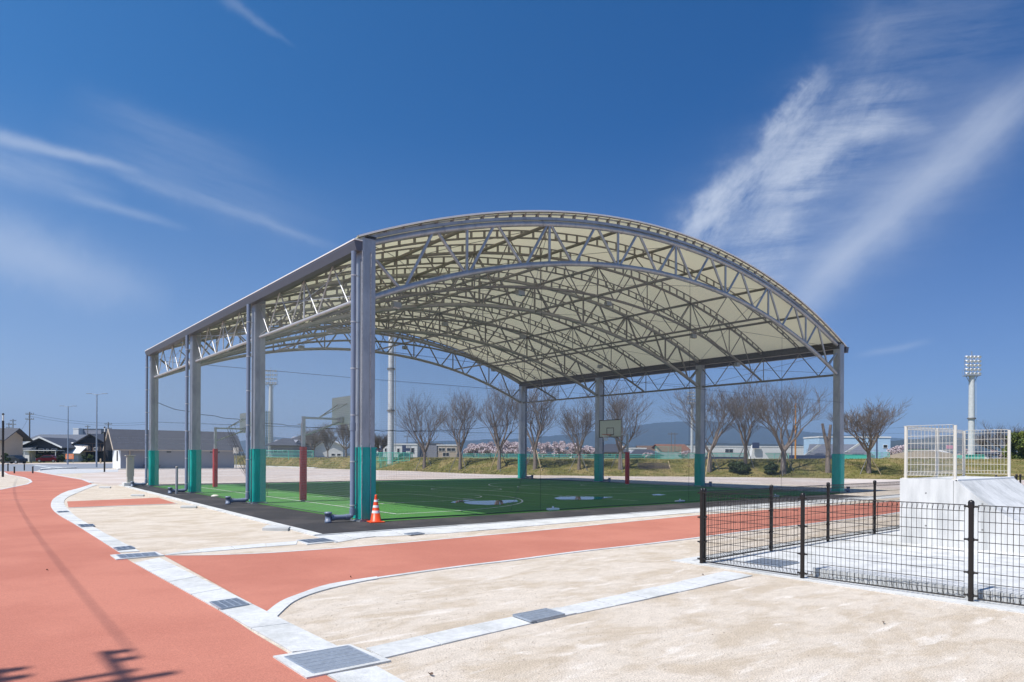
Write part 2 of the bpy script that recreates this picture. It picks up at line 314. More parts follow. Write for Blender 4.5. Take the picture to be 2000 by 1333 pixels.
# ---------------------------------------------------------------- mesh helpers
class MB:
    def __init__(s): s.v = []; s.f = []; s.sm = []
    def add(s, vs, fs, smooth=False):
        o = len(s.v); s.v += [tuple(p) for p in vs]; s.f += [tuple(i + o for i in q) for q in fs]; s.sm += [smooth] * len(fs); return s
    def box(s, x0, x1, y0, y1, z0, z1):
        return s.add([(x0, y0, z0), (x1, y0, z0), (x1, y1, z0), (x0, y1, z0), (x0, y0, z1), (x1, y0, z1), (x1, y1, z1), (x0, y1, z1)],
                     [(3, 2, 1, 0), (4, 5, 6, 7), (0, 1, 5, 4), (1, 2, 6, 5), (2, 3, 7, 6), (3, 0, 4, 7)])
    def tube(s, p0, p1, r, n=6, r1=None, caps=True):
        p0 = Vector(p0); p1 = Vector(p1); r1 = r if r1 is None else r1
        d = (p1 - p0)
        if d.length < 1e-6: return s
        d.normalize(); a = d.cross(Vector((0, 0, 1)) if abs(d.z) < .95 else Vector((1, 0, 0))).normalized(); b = d.cross(a)
        vs = []
        for p, rr in ((p0, r), (p1, r1)):
            for i in range(n):
                t = 2 * math.pi * i / n; vs.append(p + a * (math.cos(t) * rr) + b * (math.sin(t) * rr))
        fs = [(i, n + i, n + (i + 1) % n, (i + 1) % n) for i in range(n)]; s.add(vs, fs, n > 4)
        if caps: s.add([vs[i] for i in range(n)], [tuple(range(n))]); s.add([vs[n + i] for i in range(n)], [tuple(range(n - 1, -1, -1))])
        return s
    def path(s, pts, r, n=8, closed=False):
        pts = [Vector(p) for p in pts]; k = len(pts); vs = []; prev = None
        rs = r if isinstance(r, (list, tuple)) else [r] * k
        for i, p in enumerate(pts):
            d = (pts[min(i + 1, k - 1)] - pts[max(i - 1, 0)]).normalized() if not closed else (pts[(i + 1) % k] - pts[i - 1]).normalized()
            if prev is None: a = d.cross(Vector((0, 0, 1)) if abs(d.z) < .95 else Vector((1, 0, 0))).normalized()
            else: a = (prev - d * prev.dot(d)).normalized()
            prev = a; b = d.cross(a)
            for j in range(n):
                t = 2 * math.pi * (j + .5) / n; vs.append(p + a * (math.cos(t) * rs[i]) + b * (math.sin(t) * rs[i]))
        fs = []
        for i in range(k if closed else k - 1):
            i2 = (i + 1) % k
            for j in range(n): fs.append((i * n + j, i2 * n + j, i2 * n + (j + 1) % n, i * n + (j + 1) % n))
        s.add(vs, fs, n > 4)
        if not closed: s.add(vs[:n], [tuple(range(n))]); s.add(vs[-n:], [tuple(range(n - 1, -1, -1))])
        return s
    def prism(s, poly, z0, z1):
        n = len(poly); vs = [(p[0], p[1], z0) for p in poly] + [(p[0], p[1], z1) for p in poly]
        return s.add(vs, [tuple(range(n - 1, -1, -1)), tuple(range(n, 2 * n))] + [(i, (i + 1) % n, n + (i + 1) % n, n + i) for i in range(n)])
    def xprism(s, poly, axis, a0, a1):  # poly in the plane across axis (0: y,z ; 1: x,z)
        n = len(poly); f = (lambda a, p: (a, p[0], p[1])) if axis == 0 else (lambda a, p: (p[0], a, p[1]))
        return s.add([f(a0, p) for p in poly] + [f(a1, p) for p in poly], [tuple(range(n - 1, -1, -1)), tuple(range(n, 2 * n))] + [(i, (i + 1) % n, n + (i + 1) % n, n + i) for i in range(n)])
    def sheet(s, poly, z): return s.add([(p[0], p[1], z) for p in poly], [tuple(range(len(poly)))])
    def lathe(s, c, prof, n=16):
        vs = []
        for r, z in prof:
            for j in range(n): t = 2 * math.pi * j / n; vs.append((c[0] + math.cos(t) * r, c[1] + math.sin(t) * r, c[2] + z))
        fs = [(i * n + j, i * n + (j + 1) % n, (i + 1) * n + (j + 1) % n, (i + 1) * n + j) for i in range(len(prof) - 1) for j in range(n)]
        return s.add(vs, fs, True)
    def build(s, name, m, parent=None, loc=None, fix=True, bev=0):
        me = bpy.data.meshes.new(name); vs = s.v
        if loc is not None: vs = [(v[0] - loc[0], v[1] - loc[1], v[2] - loc[2]) for v in vs]
        me.from_pydata(vs, [], s.f); me.materials.append(MT[m] if isinstance(m, str) else m)
        me.polygons.foreach_set('use_smooth', s.sm); me.update()
        if fix:
            bm = bmesh.new(); bm.from_mesh(me); bmesh.ops.recalc_face_normals(bm, faces=bm.faces); bm.to_mesh(me); bm.free()
        o = bpy.data.objects.new(name, me); scene.collection.objects.link(o)
        if loc is not None: o.location = loc
        if parent: o.parent = parent
        if bev:
            b = o.modifiers.new('bevel', 'BEVEL'); b.width = bev; b.segments = 2; b.limit_method = 'ANGLE'
        return o
def tag(o, label=None, cat=None, group=None, kind=None):
    if label: o['label'] = label
    if cat: o['category'] = cat
    if group: o['group'] = group
    if kind: o['kind'] = kind
    return o
def thing(name, label, cat, loc=(0, 0, 0), rz=0, group=None):
    o = bpy.data.objects.new(name, None); o.empty_display_size = .2; scene.collection.objects.link(o); o.location = loc; o.rotation_euler = (0, 0, rz)
    return tag(o, label, cat, group)
def kids(o): return [c for c in scene.collection.objects if c.parent == o]
def copy_tree(o, parent=None):
    c = o.copy(); scene.collection.objects.link(c)
    if parent: c.parent = parent
    for ch in kids(o): copy_tree(ch, c)
    return c
def Gs(*pts): return [G(*p) for p in pts]
def structure(name, mb, m): return tag(mb.build(name, m), kind='structure')
# ================================================================ the setting: ground
def strip(pts, w):                       # polygon of a polyline with half width w (world metres)
    pts = [Vector((p[0], p[1])) for p in pts]; a = []; b = []
    for i, p in enumerate(pts):
        d = (pts[min(i + 1, len(pts) - 1)] - pts[max(i - 1, 0)]).normalized(); n = Vector((-d.y, d.x)); a.append(p + n * w); b.append(p - n * w)
    return [tuple(q) for q in a] + [tuple(q) for q in reversed(b)]
def smooth_poly(px, k=4):                # Catmull-Rom through pixel bearings, then to the ground
    P = [Vector(G(*p)) for p in px]; out = []
    for i in range(len(P) - 1):
        p0 = P[max(i - 1, 0)]; p1 = P[i]; p2 = P[i + 1]; p3 = P[min(i + 2, len(P) - 1)]
        for j in range(k):
            t = j / k; out.append(tuple(.5 * ((2 * p1) + (p2 - p0) * t + (2 * p0 - 5 * p1 + 4 * p2 - p3) * t * t + (3 * p1 - p0 - 3 * p2 + p3) * t ** 3)))
    out.append(tuple(P[-1])); return out
def quad_strip(mb, A, B, z):             # two polylines of the same length
    n = len(A); mb.add([(a[0], a[1], z) for a in A] + [(b[0], b[1], z) for b in B], [(i, i + 1, n + i + 1, n + i) for i in range(n - 1)]); return mb
structure('ground', MB().sheet([(-5000, -900), (6000, -900), (6000, 6000), (-5000, 6000)], -.30), 'soil')
near = [(-60, -60), (60, -60), (75, -10)] + [G(1750, 936.5), G(1440, 932), G(1000, 928), G(800, 920), G(690, 916.5), G(520, 911)] + [(20, 95), (-60, 95)]
structure('gravel_yard', MB().sheet([(-60, -60), (90, -60), (90, -20), G(2150, 937), G(1750, 936), G(1440, 931.5), G(1200, 929), G(1000, 926.5), G(800, 918), G(690, 915.5), G(520, 910), G(450, 910), G(220, 913), (-60, 62)], 0), 'gravel')
# finer pink sand strips far off behind the pavilion
structure('sand_apron', MB().sheet([G(2100, 938.5), G(1750, 937.5), G(1440, 933), G(1000, 929.5), G(800, 921), G(690, 918), G(450, 915), G(200, 919), G(160, 928), (-2.2, 34), (-1.6, 27.3), (30, 27), (33, 20), (33, -5), (60, -14)], .003), 'sand')
# red path on the left
Ledge = [(700, 1360), (640, 1322), (500, 1240), (425, 1192), (260, 1100), (232.5, 1080), (150, 1027.5), (115, 1007), (102, 995), (99.5, 985), (106, 974), (127.5, 961.5), (153, 954.5), (177, 947), (178, 944.5), (163, 938), (115, 930), (69, 921.5)]
Le = smooth_poly(Ledge, 4)
left_side = [G(5, 921.3), G(15, 927.3), G(46, 933), G(58, 937.5), G(61, 942), G(52, 946.5), G(0, 957)]
structure('red_path', MB().sheet(Le + left_side + [(-16, -6), (-14, -22), (-6, -18)], .004), 'red')
mb = MB(); mb.prism(strip([G(-60, 977.5), G(71, 976.8)], .012), .0, .0075); structure('path_joint', mb, 'conc_dark')
up_edge = [(324, 1085.5), (400, 1085.5), (500, 1082.3), (579, 1077.5), (708, 1068), (900, 1051), (1080, 1034.7), (1340, 1009), (1440, 1001), (1562, 991.5), (1707, 982.5), (1753, 979.5)]
lo_edge = [(521.7, 1196.5), (548, 1177), (582, 1163), (643, 1143), (736, 1128), (900, 1105.5), (1000, 1093.8), (1125, 1077.5), (1250, 1063.7), (1362, 1050), (1440, 1040), (1562, 1025.5), (1707, 1008), (1754, 1001)]
Ue = smooth_poly(up_edge, 3); Lo = smooth_poly(lo_edge, 4)
ext = lambda P, d: [(P[-1][0] + (P[-1][0] - P[-4][0]) / math.dist(P[-1], P[-4]) * d, P[-1][1] + (P[-1][1] - P[-4][1]) / math.dist(P[-1], P[-4]) * d)]
dE = (Vector(Lo[-1]) - Vector(Lo[-6])).normalized(); Ue += [(Ue[-1][0] + dE.x * 22, Ue[-1][1] + dE.y * 22)]; Lo += [(Lo[-1][0] + dE.x * 22, Lo[-1][1] + dE.y * 22)]
structure('red_side_path', MB().sheet([G(300, 1075)] + Ue + Lo[::-1], .004), 'red')
structure('red_spur_path', MB().sheet(Gs((131, 980), (309, 972.6), (346, 984.5), (134, 992.6)), .004), 'red')
mb = MB(); K = [G(*p) for p in ((134, 992.6), (346, 984.5))]; mb.prism(strip(K, .06), 0, .012); structure('spur_kerb', mb, 'conc2')
# thin concrete border below the side path
mb = MB(); Lw = []; Lo_full = Lo; Lo = Lo[15:]
for i, p in enumerate(Lo):
    q = Vector(Lo[min(i + 1, len(Lo) - 1)]) - Vector(Lo[max(i - 1, 0)]); q.normalize(); wd = .12
    Lw.append((p[0] + q.y * wd, p[1] - q.x * wd))
n = len(Lo); mb.add([(a[0], a[1], .006) for a in Lo] + [(a[0], a[1], .012) for a in Lw], [(i, i + 1, n + i + 1, n + i) for i in range(n - 1)])
mb.add([(a[0], a[1], .012) for a in Lw] + [(a[0], a[1], -.01) for a in Lw], [(i, i + 1, n + i + 1, n + i) for i in range(n - 1)]); structure('side_path_border', mb, 'conc')
bi = smooth_poly([(521.7, 1196.5), (548, 1177), (582, 1163), (643, 1143), (736, 1128)], 4); bo = smooth_poly([(540, 1207.5), (556.7, 1191), (573.5, 1177.5), (601.5, 1164.5), (646, 1151), (700, 1139), (738, 1132)], 4)
mb = MB(); mb.prism(bi + bo[::-1], -.01, .016); structure('path_fork_kerb', mb, 'conc')
mb = MB(); U2 = [(p[0], p[1]) for p in Ue]; quad_strip(mb, [(p[0] - .03, p[1] + .07) for p in U2], [(p[0], p[1] - .01) for p in U2], .007); structure('upper_path_border', mb, 'conc')
mb = MB(); E_ = [G(*p) for p in ((69, 921.3), (115, 929.6), (163, 937.6), (179, 944))]; mb.prism(strip(E_, .10), -.01, .03); structure('far_path_kerb', mb, 'conc')
mb = MB(); mb.prism(strip(left_side, .06), -.01, .012); structure('left_path_kerb', mb, 'conc')
# concrete drain channel with slabs: built slab by slab so joints show
def slabs(mb, A, B, length, gap, z, seed=1, thick=.03):
    r = random.Random(seed)
    def walk(P):
        out = [0]
        for i in range(1, len(P)): out.append(out[-1] + math.dist(P[i], P[i - 1]))
        return out
    a = walk(A); tot_ = a[-1]
    def at(P, t):
        wv = walk(P); s = t * wv[-1]
        for i in range(1, len(P)):
            if s <= wv[i] + 1e-9: f = (s - wv[i - 1]) / max(wv[i] - wv[i - 1], 1e-9); return (P[i - 1][0] + (P[i][0] - P[i - 1][0]) * f, P[i - 1][1] + (P[i][1] - P[i - 1][1]) * f)
        return P[-1]
    k = max(1, round(tot_ / length))
    for i in range(k):
        t0 = (i + gap / length) / k; t1 = (i + 1 - gap / length) / k; dz = r.uniform(-.004, .004)
        tm = (t0 + t1) / 2
        mb.prism([at(A, t0), at(A, tm), at(A, t1), at(B, t1), at(B, tm), at(B, t0)], -.02, z + dz)
    return mb
chA = smooth_poly([(232.5, 1080), (150, 1027.5), (115, 1007), (102, 995), (99.5, 985), (106, 974), (127.5, 961.5), (153, 954.5), (177, 947)], 5)
chB = smooth_poly([(273, 1078), (191, 1035), (150, 1011), (132.7, 994.7), (125, 983), (131, 973), (153, 962.5), (178, 952), (192, 947.5)], 5)
under = MB(); quad_strip(under, chA, chB, .004); structure('drain_channel_bed', under, 'conc2')
structure('drain_channel', slabs(MB(), chA, chB, .6, .008, .014, 3), 'conc')
nA = Gs((262, 1101), (425, 1192), (533, 1254), (572, 1277)); nB = Gs((311, 1091), (500, 1186), (590, 1232), (664, 1268))
structure('wide_drain_bed', quad_strip(MB(), nA, nB, .004), 'conc2')
structure('wide_drain_channel', slabs(MB(), nA, nB, 1.0, .010, .014, 5), 'conc')
def inter(A, B, t): return (A[0] + (B[0] - A[0]) * t, A[1] + (B[1] - A[1]) * t)
mb = MB(); a0, a1 = G(575, 1278), G(630, 1308); 
e0, e1, e2, e3 = G(641, 1321), G(735, 1304), G(830, 1357), G(700, 1357); mb.prism([e0, e1, e2, e3], -.02, .013); structure('near_drain_end', mb, 'conc')
fA = Gs((714, 1269), (900, 1227), (1000, 1207), (1067, 1194), (1250, 1155), (1417, 1117.5)); fB = Gs((750, 1288), (900, 1252), (1037.5, 1219.5), (1102.5, 1205), (1250, 1175), (1470, 1126))
structure('cross_drain_bed', quad_strip(MB(), fA, fB, .004), 'conc2')
structure('cross_drain_channel', slabs(MB(), fA, fB, .62, .006, .014, 9), 'conc')
thA = Gs((322, 1083.5), (400, 1072), (506, 1063.5), (582, 1057.5)); thB = Gs((326, 1085), (400, 1079), (506, 1070), (579, 1064.5))
structure('thin_drain_channel', slabs(MB(), thA, thB, .6, .006, .012, 4), 'conc')
# pavilion apron: asphalt, raised kerb, drain strip in front
AP = Gs((240, 948), (630, 1046)) + [G(1440, 988.3), G(1707, 970.6)]
apron = [AP[0], AP[1], AP[2], AP[3], (27.6, 26.6)]
structure('asphalt_apron', MB().sheet(apron, .006), 'asphalt')
d0 = (Vector(AP[1]) - Vector(AP[0])).normalized(); n0 = Vector((d0.y, -d0.x)); d1 = (Vector(AP[2]) - Vector(AP[1])).normalized(); n1 = Vector((d1.y, -d1.x))
c_out = Vector(AP[1]) + n0 * .22 + n1 * .10
mb = MB(); A_ = [tuple(Vector(AP[0])), AP[1]]; B_ = [tuple(Vector(AP[0]) + n0 * .22), tuple(c_out)]
slabs(mb, A_, B_, 2.0, .008, .03, 2); structure('apron_kerb', mb, 'conc')
far_k = (33.0, AP[3][1] + (33 - AP[3][0]) * d1.y / d1.x)
mb = MB(); slabs(mb, [AP[1], AP[2], far_k], [tuple(c_out), tuple(Vector(AP[2]) + n1 * .10), (33.0, far_k[1] - .1)], 2.0, .01, .022, 6); structure('front_kerb', mb, 'conc2')
mb = MB(); slabs(mb, [tuple(c_out), tuple(Vector(AP[2]) + n1 * .12), (33.0, far_k[1] - .12)], Gs((655, 1061), (720, 1050), (864, 1043), (972, 1034.5), (1080, 1024.5), (1340, 1003.3), (1440, 996.8), (1620, 983.8)) + [(33.0, far_k[1] - .55)], .6, .006, .012, 8); structure('front_drain_channel', mb, 'conc')
# court
CX0, CX1, CY0, CY1 = -.08, 25.55, -.50, 25.0
structure('court', MB().sheet([(CX0, CY0), (CX1, CY0), (CX1, CY1), (CX0, CY1)], .012), 'green')
ln = MB(); LW = .06; zl_ = [.016]
def line(x0, y0, x1, y1):
    d = Vector((x1 - x0, y1 - y0)); n = Vector((-d.y, d.x)).normalized() * LW / 2; zl_[0] += .00012
    ln.sheet([(x0 + n.x, y0 + n.y), (x1 + n.x, y1 + n.y), (x1 - n.x, y1 - n.y), (x0 - n.x, y0 - n.y)], zl_[0])
def arc(cx, cy, r, a0, a1, k=40):
    zl_[0] += .00012; A = []; B = []
    for i in range(k + 1):
        t = math.radians(a0 + (a1 - a0) * i / k); A.append((cx + math.cos(t) * (r + LW / 2), cy + math.sin(t) * (r + LW / 2))); B.append((cx + math.cos(t) * (r - LW / 2), cy + math.sin(t) * (r - LW / 2)))
    quad_strip(ln, A, B, zl_[0])
def half_court(bx, cy, s, y_lo=None, y_hi=None):
    line(bx, cy - 2.5, bx + s * 5.8, cy - 2.5); line(bx, cy + 2.5, bx + s * 5.8, cy + 2.5); line(bx + s * 5.8, cy - 2.5, bx + s * 5.8, cy + 2.5)
    a = (-90, 90) if s > 0 else (90, 270); arc(bx + s * 5.8, cy, 1.8, *a); arc(bx + s * 1.6, cy, 1.25, *a)
    line(bx, cy - 6.75, bx + s * 1.6, cy - 6.75); line(bx, cy + 6.75, bx + s * 1.6, cy + 6.75); arc(bx + s * 1.6, cy, 6.75, *a)
    for dx in (1.75, 2.6, 3.45, 4.3):
        for sg in (-1, 1): line(bx + s * dx, cy + sg * 2.52, bx + s * dx, cy + sg * 2.72)
half_court(1.65, 8.0, 1); half_court(23.4, 12.3, -1); line(1.65, 1.25, 1.65, 24.2); line(23.4, 1.25, 23.4, 24.2); line(12.2, 1.25, 12.2, 24.2)
line(1.65, 24.2, 23.4, 24.2); line(12.2, 5.3, 23.4, 5.3); arc(12.2, 12.7, 1.8, 0, 360, 60)
structure('court_markings', ln, 'white')
# grass bank
foot_px = [(395, 905), (450, 908), (520, 911), (600, 914.5), (680, 917.3), (800, 920.5), (900, 925), (1000, 928.5), (1200, 930.5), (1440, 932.5), (1600, 934.5), (1750, 937), (1850, 937.5), (2000, 938.5), (2300, 940)]
foot = [Vector((*G(*p), 0)) for p in foot_px]
rng_ = random.Random(3); bank = []; NR = 16
fine = []
for i in range(len(foot) - 1):
    k = 14
    for j in range(k): t = j / k; fine.append((foot[i].lerp(foot[i + 1], t), foot_px[i][0] + (foot_px[i + 1][0] - foot_px[i][0]) * t))
fine.append((foot[-1], foot_px[-1][0]))
from mathutils import noise as mn
def bank_h(px, t):                       # height profile 0..1 across
    H = 1.46 + .25 * max(0, min(1, (px - 1300) / 450)) - (.12 if px < 650 else 0)
    s = t * t * (3 - 2 * t); return H * s
rows = []
for p, px in fine:
    away = (Vector((p.x - CU, p.y - CV, 0))).normalized(); wdt = 7.5 + 12 * max(0, min(1, (px - 1560) / 300))
    row = []
    for r in range(NR + 1):
        t = r / NR; q = p + away * (wdt * t + .5 * mn.noise(Vector((p.x * .35, p.y * .35, 0)))); z = bank_h(px, t) + (.10 * mn.noise(Vector((q.x * .5, q.y * .5, 1))) * min(1, t * 3)) - (.02 if r == 0 else 0)
        row.append((q.x, q.y, z))
    q = p + away * (wdt + 500); row.append((q.x, q.y, row[-1][2])); rows.append(row)
mb = MB(); W_ = NR + 2
for r in rows: mb.v += r
for i in range(len(rows) - 1):
    for j in range(W_ - 1): mb.f.append((i * W_ + j, (i + 1) * W_ + j, (i + 1) * W_ + j + 1, i * W_ + j + 1)); mb.sm.append(True)
structure('grass_bank', mb, 'grass')
# grass tufts over the bank
mb = MB()
def bank_pt(i, t):
    r = t * NR; a = rows[i][int(r)]; b = rows[i][min(int(r) + 1, NR)]; f = r - int(r); return Vector(a).lerp(Vector(b), f)
for _ in range(16000):
    i = rng_.randrange(len(rows) - 1); t = rng_.random() ** .8 * .999; p = bank_pt(i, t).lerp(bank_pt(i + 1, t), rng_.random())
    if t < .04 and rng_.random() < .5: continue
    h = rng_.uniform(.03, .13); a = rng_.uniform(0, 6.28); dx, dy = math.cos(a) * .05, math.sin(a) * .05; lx, ly = rng_.uniform(-.05, .05), rng_.uniform(-.05, .05)
    mb.add([(p.x - dx, p.y - dy, p.z - .01), (p.x + dx, p.y + dy, p.z - .01), (p.x + lx, p.y + ly, p.z + h)], [(0, 1, 2)])
tag(mb.build('grass', 'grass', fix=False), 'short rough grass growing over the bank', 'grass', kind='stuff')
# road, verge and pale strips at the left
structure('road', MB().sheet([G(-60, 921), G(5, 921.2), G(69, 921), G(78, 918), G(110, 916.5), G(231, 915.5), G(231, 905.5), G(-60, 908)], .005), 'road')
structure('parking_lot', MB().sheet([G(66, 908), G(105, 915.8), G(232, 914), G(232, 906), G(180, 906)], .012), 'road')
structure('white_gravel_strip', MB().sheet([G(72, 921), G(84, 918), G(118, 916.2), G(231, 917.5), G(231, 922), G(140, 925.5), G(105, 926.5)], .008), 'whitegravel')
structure('grass_verge', MB().sheet([G(-60, 905.5), G(60, 905.5), G(224, 904), G(224, 897.8), G(-60, 898.5)], .02), 'grass')
structure('sandy_verge', MB().sheet([G(-60, 908), G(60, 907.5), G(224, 906), G(224, 903.5), G(60, 905), G(-60, 905)], .03), 'sand')
mb = MB(); mb.prism(Gs((78, 919.5), (80, 917.6), (112, 915.6), (150, 914.6), (150, 915.2), (112, 916.6), (84, 918.6)), 0, .14); structure('road_kerb', mb, 'conc')
mb = MB()
for a, b in (((66, 908.8), (105, 915.4)), ((70, 908.8), (130, 914.2)), ((105, 915.4), (140, 914.6))): mb.prism(strip([G(*a), G(*b)], .12), .012, .016)
structure('parking_markings', mb, 'white')
mb = MB(); mb.prism(strip([G(455, 909.5), G(520, 911.8), G(575, 913.2), G(620, 915)], .5), 0, .10); structure('pale_kerb_far', mb, 'conc')
# skate area slab
S0, S1 = G(1594, 1127.5), G(2000, 1184); xs = (S0[0] + S1[0]) / 2
structure('skate_area_floor', MB().sheet([(.95, -9.45), (xs, -11.35), (xs, -22), (.95, -22)], .008), 'conc2')
structure('skate_side_floor', MB().sheet([(.95, -9.45), (22, -8.8), (22, -10.35), (xs, -11.35)], .010), 'conc')
mb = MB(); mb.prism([(xs + .12, -11.42), (22, -10.4), (22, -22), (xs + .12, -22)], 0, .12); structure('skate_slab', mb, 'ramp')
mb = MB()
for k in range(96):                      # ribbed kerb tiles along the slab edge
    y = -11.42 - k * .1; mb.prism([(xs + .115, y), (xs + .115, y - .092), (xs + .0, y - .092), (xs - .012, y - .046), (xs + .0, y)], 0, .123)
structure('ribbed_slab_kerb', mb, 'conc2')
mb = MB(); mb.prism([(.82, -9.25), (.82, -22), (1.06, -22), (1.06, -9.36)], -.02, .02); mb.prism([(1.06, -9.3), (22, -8.68), (22, -8.9), (1.06, -9.5)], -.02, .022); structure('fence_footing', mb, 'conc')
# puddles
def puddle(px, seed):
    r = random.Random(seed); P = Gs(*px); out = []
    for i, p in enumerate(P):
        q = P[(i + 1) % len(P)]
        for j in range(6): t = j / 6; out.append((p[0] + (q[0] - p[0]) * t + r.uniform(-.05, .05), p[1] + (q[1] - p[1]) * t + r.uniform(-.06, .06)))
    return MB().sheet(out, .0215)
c_ = lambda a, b: (740 + a / 5.556, 920 + b / 5.556)
P1 = [c_(900, 345), c_(1000, 332), c_(1150, 330), c_(1380, 322), c_(1500, 322), c_(1510, 342), c_(1390, 352), c_(1330, 372), c_(1180, 377), c_(980, 368)]
d_ = lambda a, b: (1050 + a / 5.714, 920 + b / 5.714)
P2 = [d_(175, 310), d_(240, 295), d_(400, 292), d_(640, 295), d_(730, 294), d_(850, 299), d_(760, 306), d_(700, 322), d_(560, 328), d_(400, 326), d_(240, 326)]
P3 = [d_(1270, 268), d_(1350, 264), d_(1430, 273), d_(1370, 279), d_(1300, 279)]
P4 = [c_(770, 350), c_(860, 325), c_(960, 322), c_(1060, 314), c_(1020, 322), c_(900, 338), c_(840, 356)]
for i, (P, s) in enumerate(((P1, 1), (P2, 2), (P3, 3), (P4, 4))): structure('puddle' if i == 0 else 'puddle.%03d' % i, puddle(P, s), 'puddle')
def bankZ(px, py):                      # distance and height where a bearing meets the bank
    fy = foot_px[0][1]
    for (xa, ya), (xb, yb) in zip(foot_px[:-1], foot_px[1:]):
        if xa <= px <= xb: fy = ya + (yb - ya) * (px - xa) / (xb - xa)
    Zf = EYE / ab(px, fy)[1]; b = ab(px, py)[1]; ca = math.cos(math.atan(ab(px, py)[0])); wdt = 7.5 + 12 * max(0, min(1, (px - 1560) / 300)); Z = Zf
    while Z < Zf + 30:
        t = min(1, (Z - Zf) / ca / wdt)
        if bank_h(px, t) >= EYE - b * Z: break
        Z += .1
    return Z, bank_h(px, min(1, (Z - Zf) / ca / wdt))
# hills
prof = [(-700, 870), (-300, 876), (0, 880), (200, 878), (400, 872), (530, 853), (580, 858), (640, 866), (720, 868), (850, 862), (1000, 858), (1100, 850), (1200, 838), (1260, 829), (1300, 825), (1380, 822), (1450, 829), (1560, 842), (1650, 850), (1700, 847), (1740, 856), (1790, 858), (1830, 852), (1880, 846), (1950, 840), (2060, 846), (2300, 835), (2600, 850)]
def hill(Z, prof, seed, dy, name):
    mb = MB(); cols = []
    for i in range(len(prof) - 1):
        for j in range(14):
            t = j / 14; x = prof[i][0] + (prof[i + 1][0] - prof[i][0]) * t; y = prof[i][1] + (prof[i + 1][1] - prof[i][1]) * t
            y = y + dy + 2.2 * mn.noise(Vector((x * .03, seed, 0))) + 1.0 * mn.noise(Vector((x * .12, seed, 2)))
            h = D(x, y, Z); cols.append(h)
    K_ = 7
    for h in cols:
        away = Vector((h.x - CU, h.y - CV, 0)).normalized()
        for r in range(K_): t = r / (K_ - 1); mb.v.append(tuple(Vector((h.x, h.y, 0)) - away * (1 - t) * Z * .3 + Vector((0, 0, max(1.5, h.z * (t ** 1.3) * (1 + .12 * mn.noise(Vector((h.x * .004, t * 3, h.y * .004))) * (1 - t)))))))
        b = Vector((h.x, h.y, 0)) + away * Z * .3; mb.v.append((b.x, b.y, 0))
    K_ += 1
    for i in range(len(cols) - 1):
        for r in range(K_ - 1): mb.f.append((i * K_ + r, (i + 1) * K_ + r, (i + 1) * K_ + r + 1, i * K_ + r + 1)); mb.sm.append(True)
    structure(name, mb, 'hill')
hill(4200, prof, 1.0, 0, 'hills')
hill(1700, [(-700, 886), (0, 884), (600, 884), (1000, 880), (1200, 872), (1400, 864), (1600, 868), (1690, 862), (1750, 858), (1800, 856), (1850, 850), (1930, 862), (2100, 858), (2600, 866)], 5.0, 2, 'near_hills')
# ================================================================ the pavilion
W, BAY = 25.697, 8.157; H0 = .22; YB = 3 * BAY
def cz(u, z0, r, a, b):
    w_ = b - a; R = (w_ * w_ / 4 + r * r) / (2 * r); return z0 + math.sqrt(max(R * R - (u - (a + b) / 2) ** 2, 0)) - (R - r)
upz = lambda u: cz(u, 7.307, 2.445, H0, W - H0)
loz = lambda u: cz(u, 5.871, 2.654, H0, W - H0)
rfz = lambda u: cz(u, 7.254, 2.885, -.465, W + .465)
pav = thing('open_air_pavilion', 'open steel sports pavilion with arched cream membrane roof over the green court', 'pavilion')
NA = 60
XL = -.30
def arcpts(f, y, a, b, n=NA, dz=0): return [(a + (b - a) * i / n, y, f(a + (b - a) * i / n) + dz) for i in range(n + 1)]
def pipe_joints(mb, f, y, r, step=3.2):
    u = 2.4
    while u < W - 1.5:
        p = Vector((u, y, f(u))); q = Vector((u + .05, y, f(u + .05))); mb.tube(p, q, r * 1.12, 10); u += step
def truss(y, main):
    rc = .088 if main else .055; rw = .047 if main else .026
    t = MB(); t.path(arcpts(upz, y, H0, W - H0), rc, 10); t.path(arcpts(loz, y, H0, W - H0), rc * 1.02, 10)
    if main: pipe_joints(t, loz, y, rc); pipe_joints(t, upz, y, rc, 3.7)
    o = t.build('arch_truss', 'steel' if y < .1 else ('steel_mid' if main else 'steel_shade_tone'), pav)
    wb = MB(); st = W / 24
    for i in range(24):
        a = st * i; b = st * (i + 1)
        if i == 0: a = H0
        if i == 23: b = W - H0
        za = upz(a) if i % 2 == 0 else loz(a); zb = upz(b) if i % 2 == 1 else loz(b)
        if i % 2 == 0: za -= rc * .3 if i else .45; 
        if i == 23: zb -= .45
        sh = .07; wb.tube((a + sh, y, za), (b - sh, y, zb), rw, 8)
    for k in range(1, 8): u = W * k / 8; wb.tube((u, y, loz(u)), (u, y, upz(u)), rw * .95, 8)
    wb.build('web_strut', 'steel' if y < .1 else 'steel_shade_tone', o); return o
yt = [BAY * .5 * i for i in range(7)]
for i, y in enumerate(yt): truss(y, i % 2 == 0)
inner_br = []
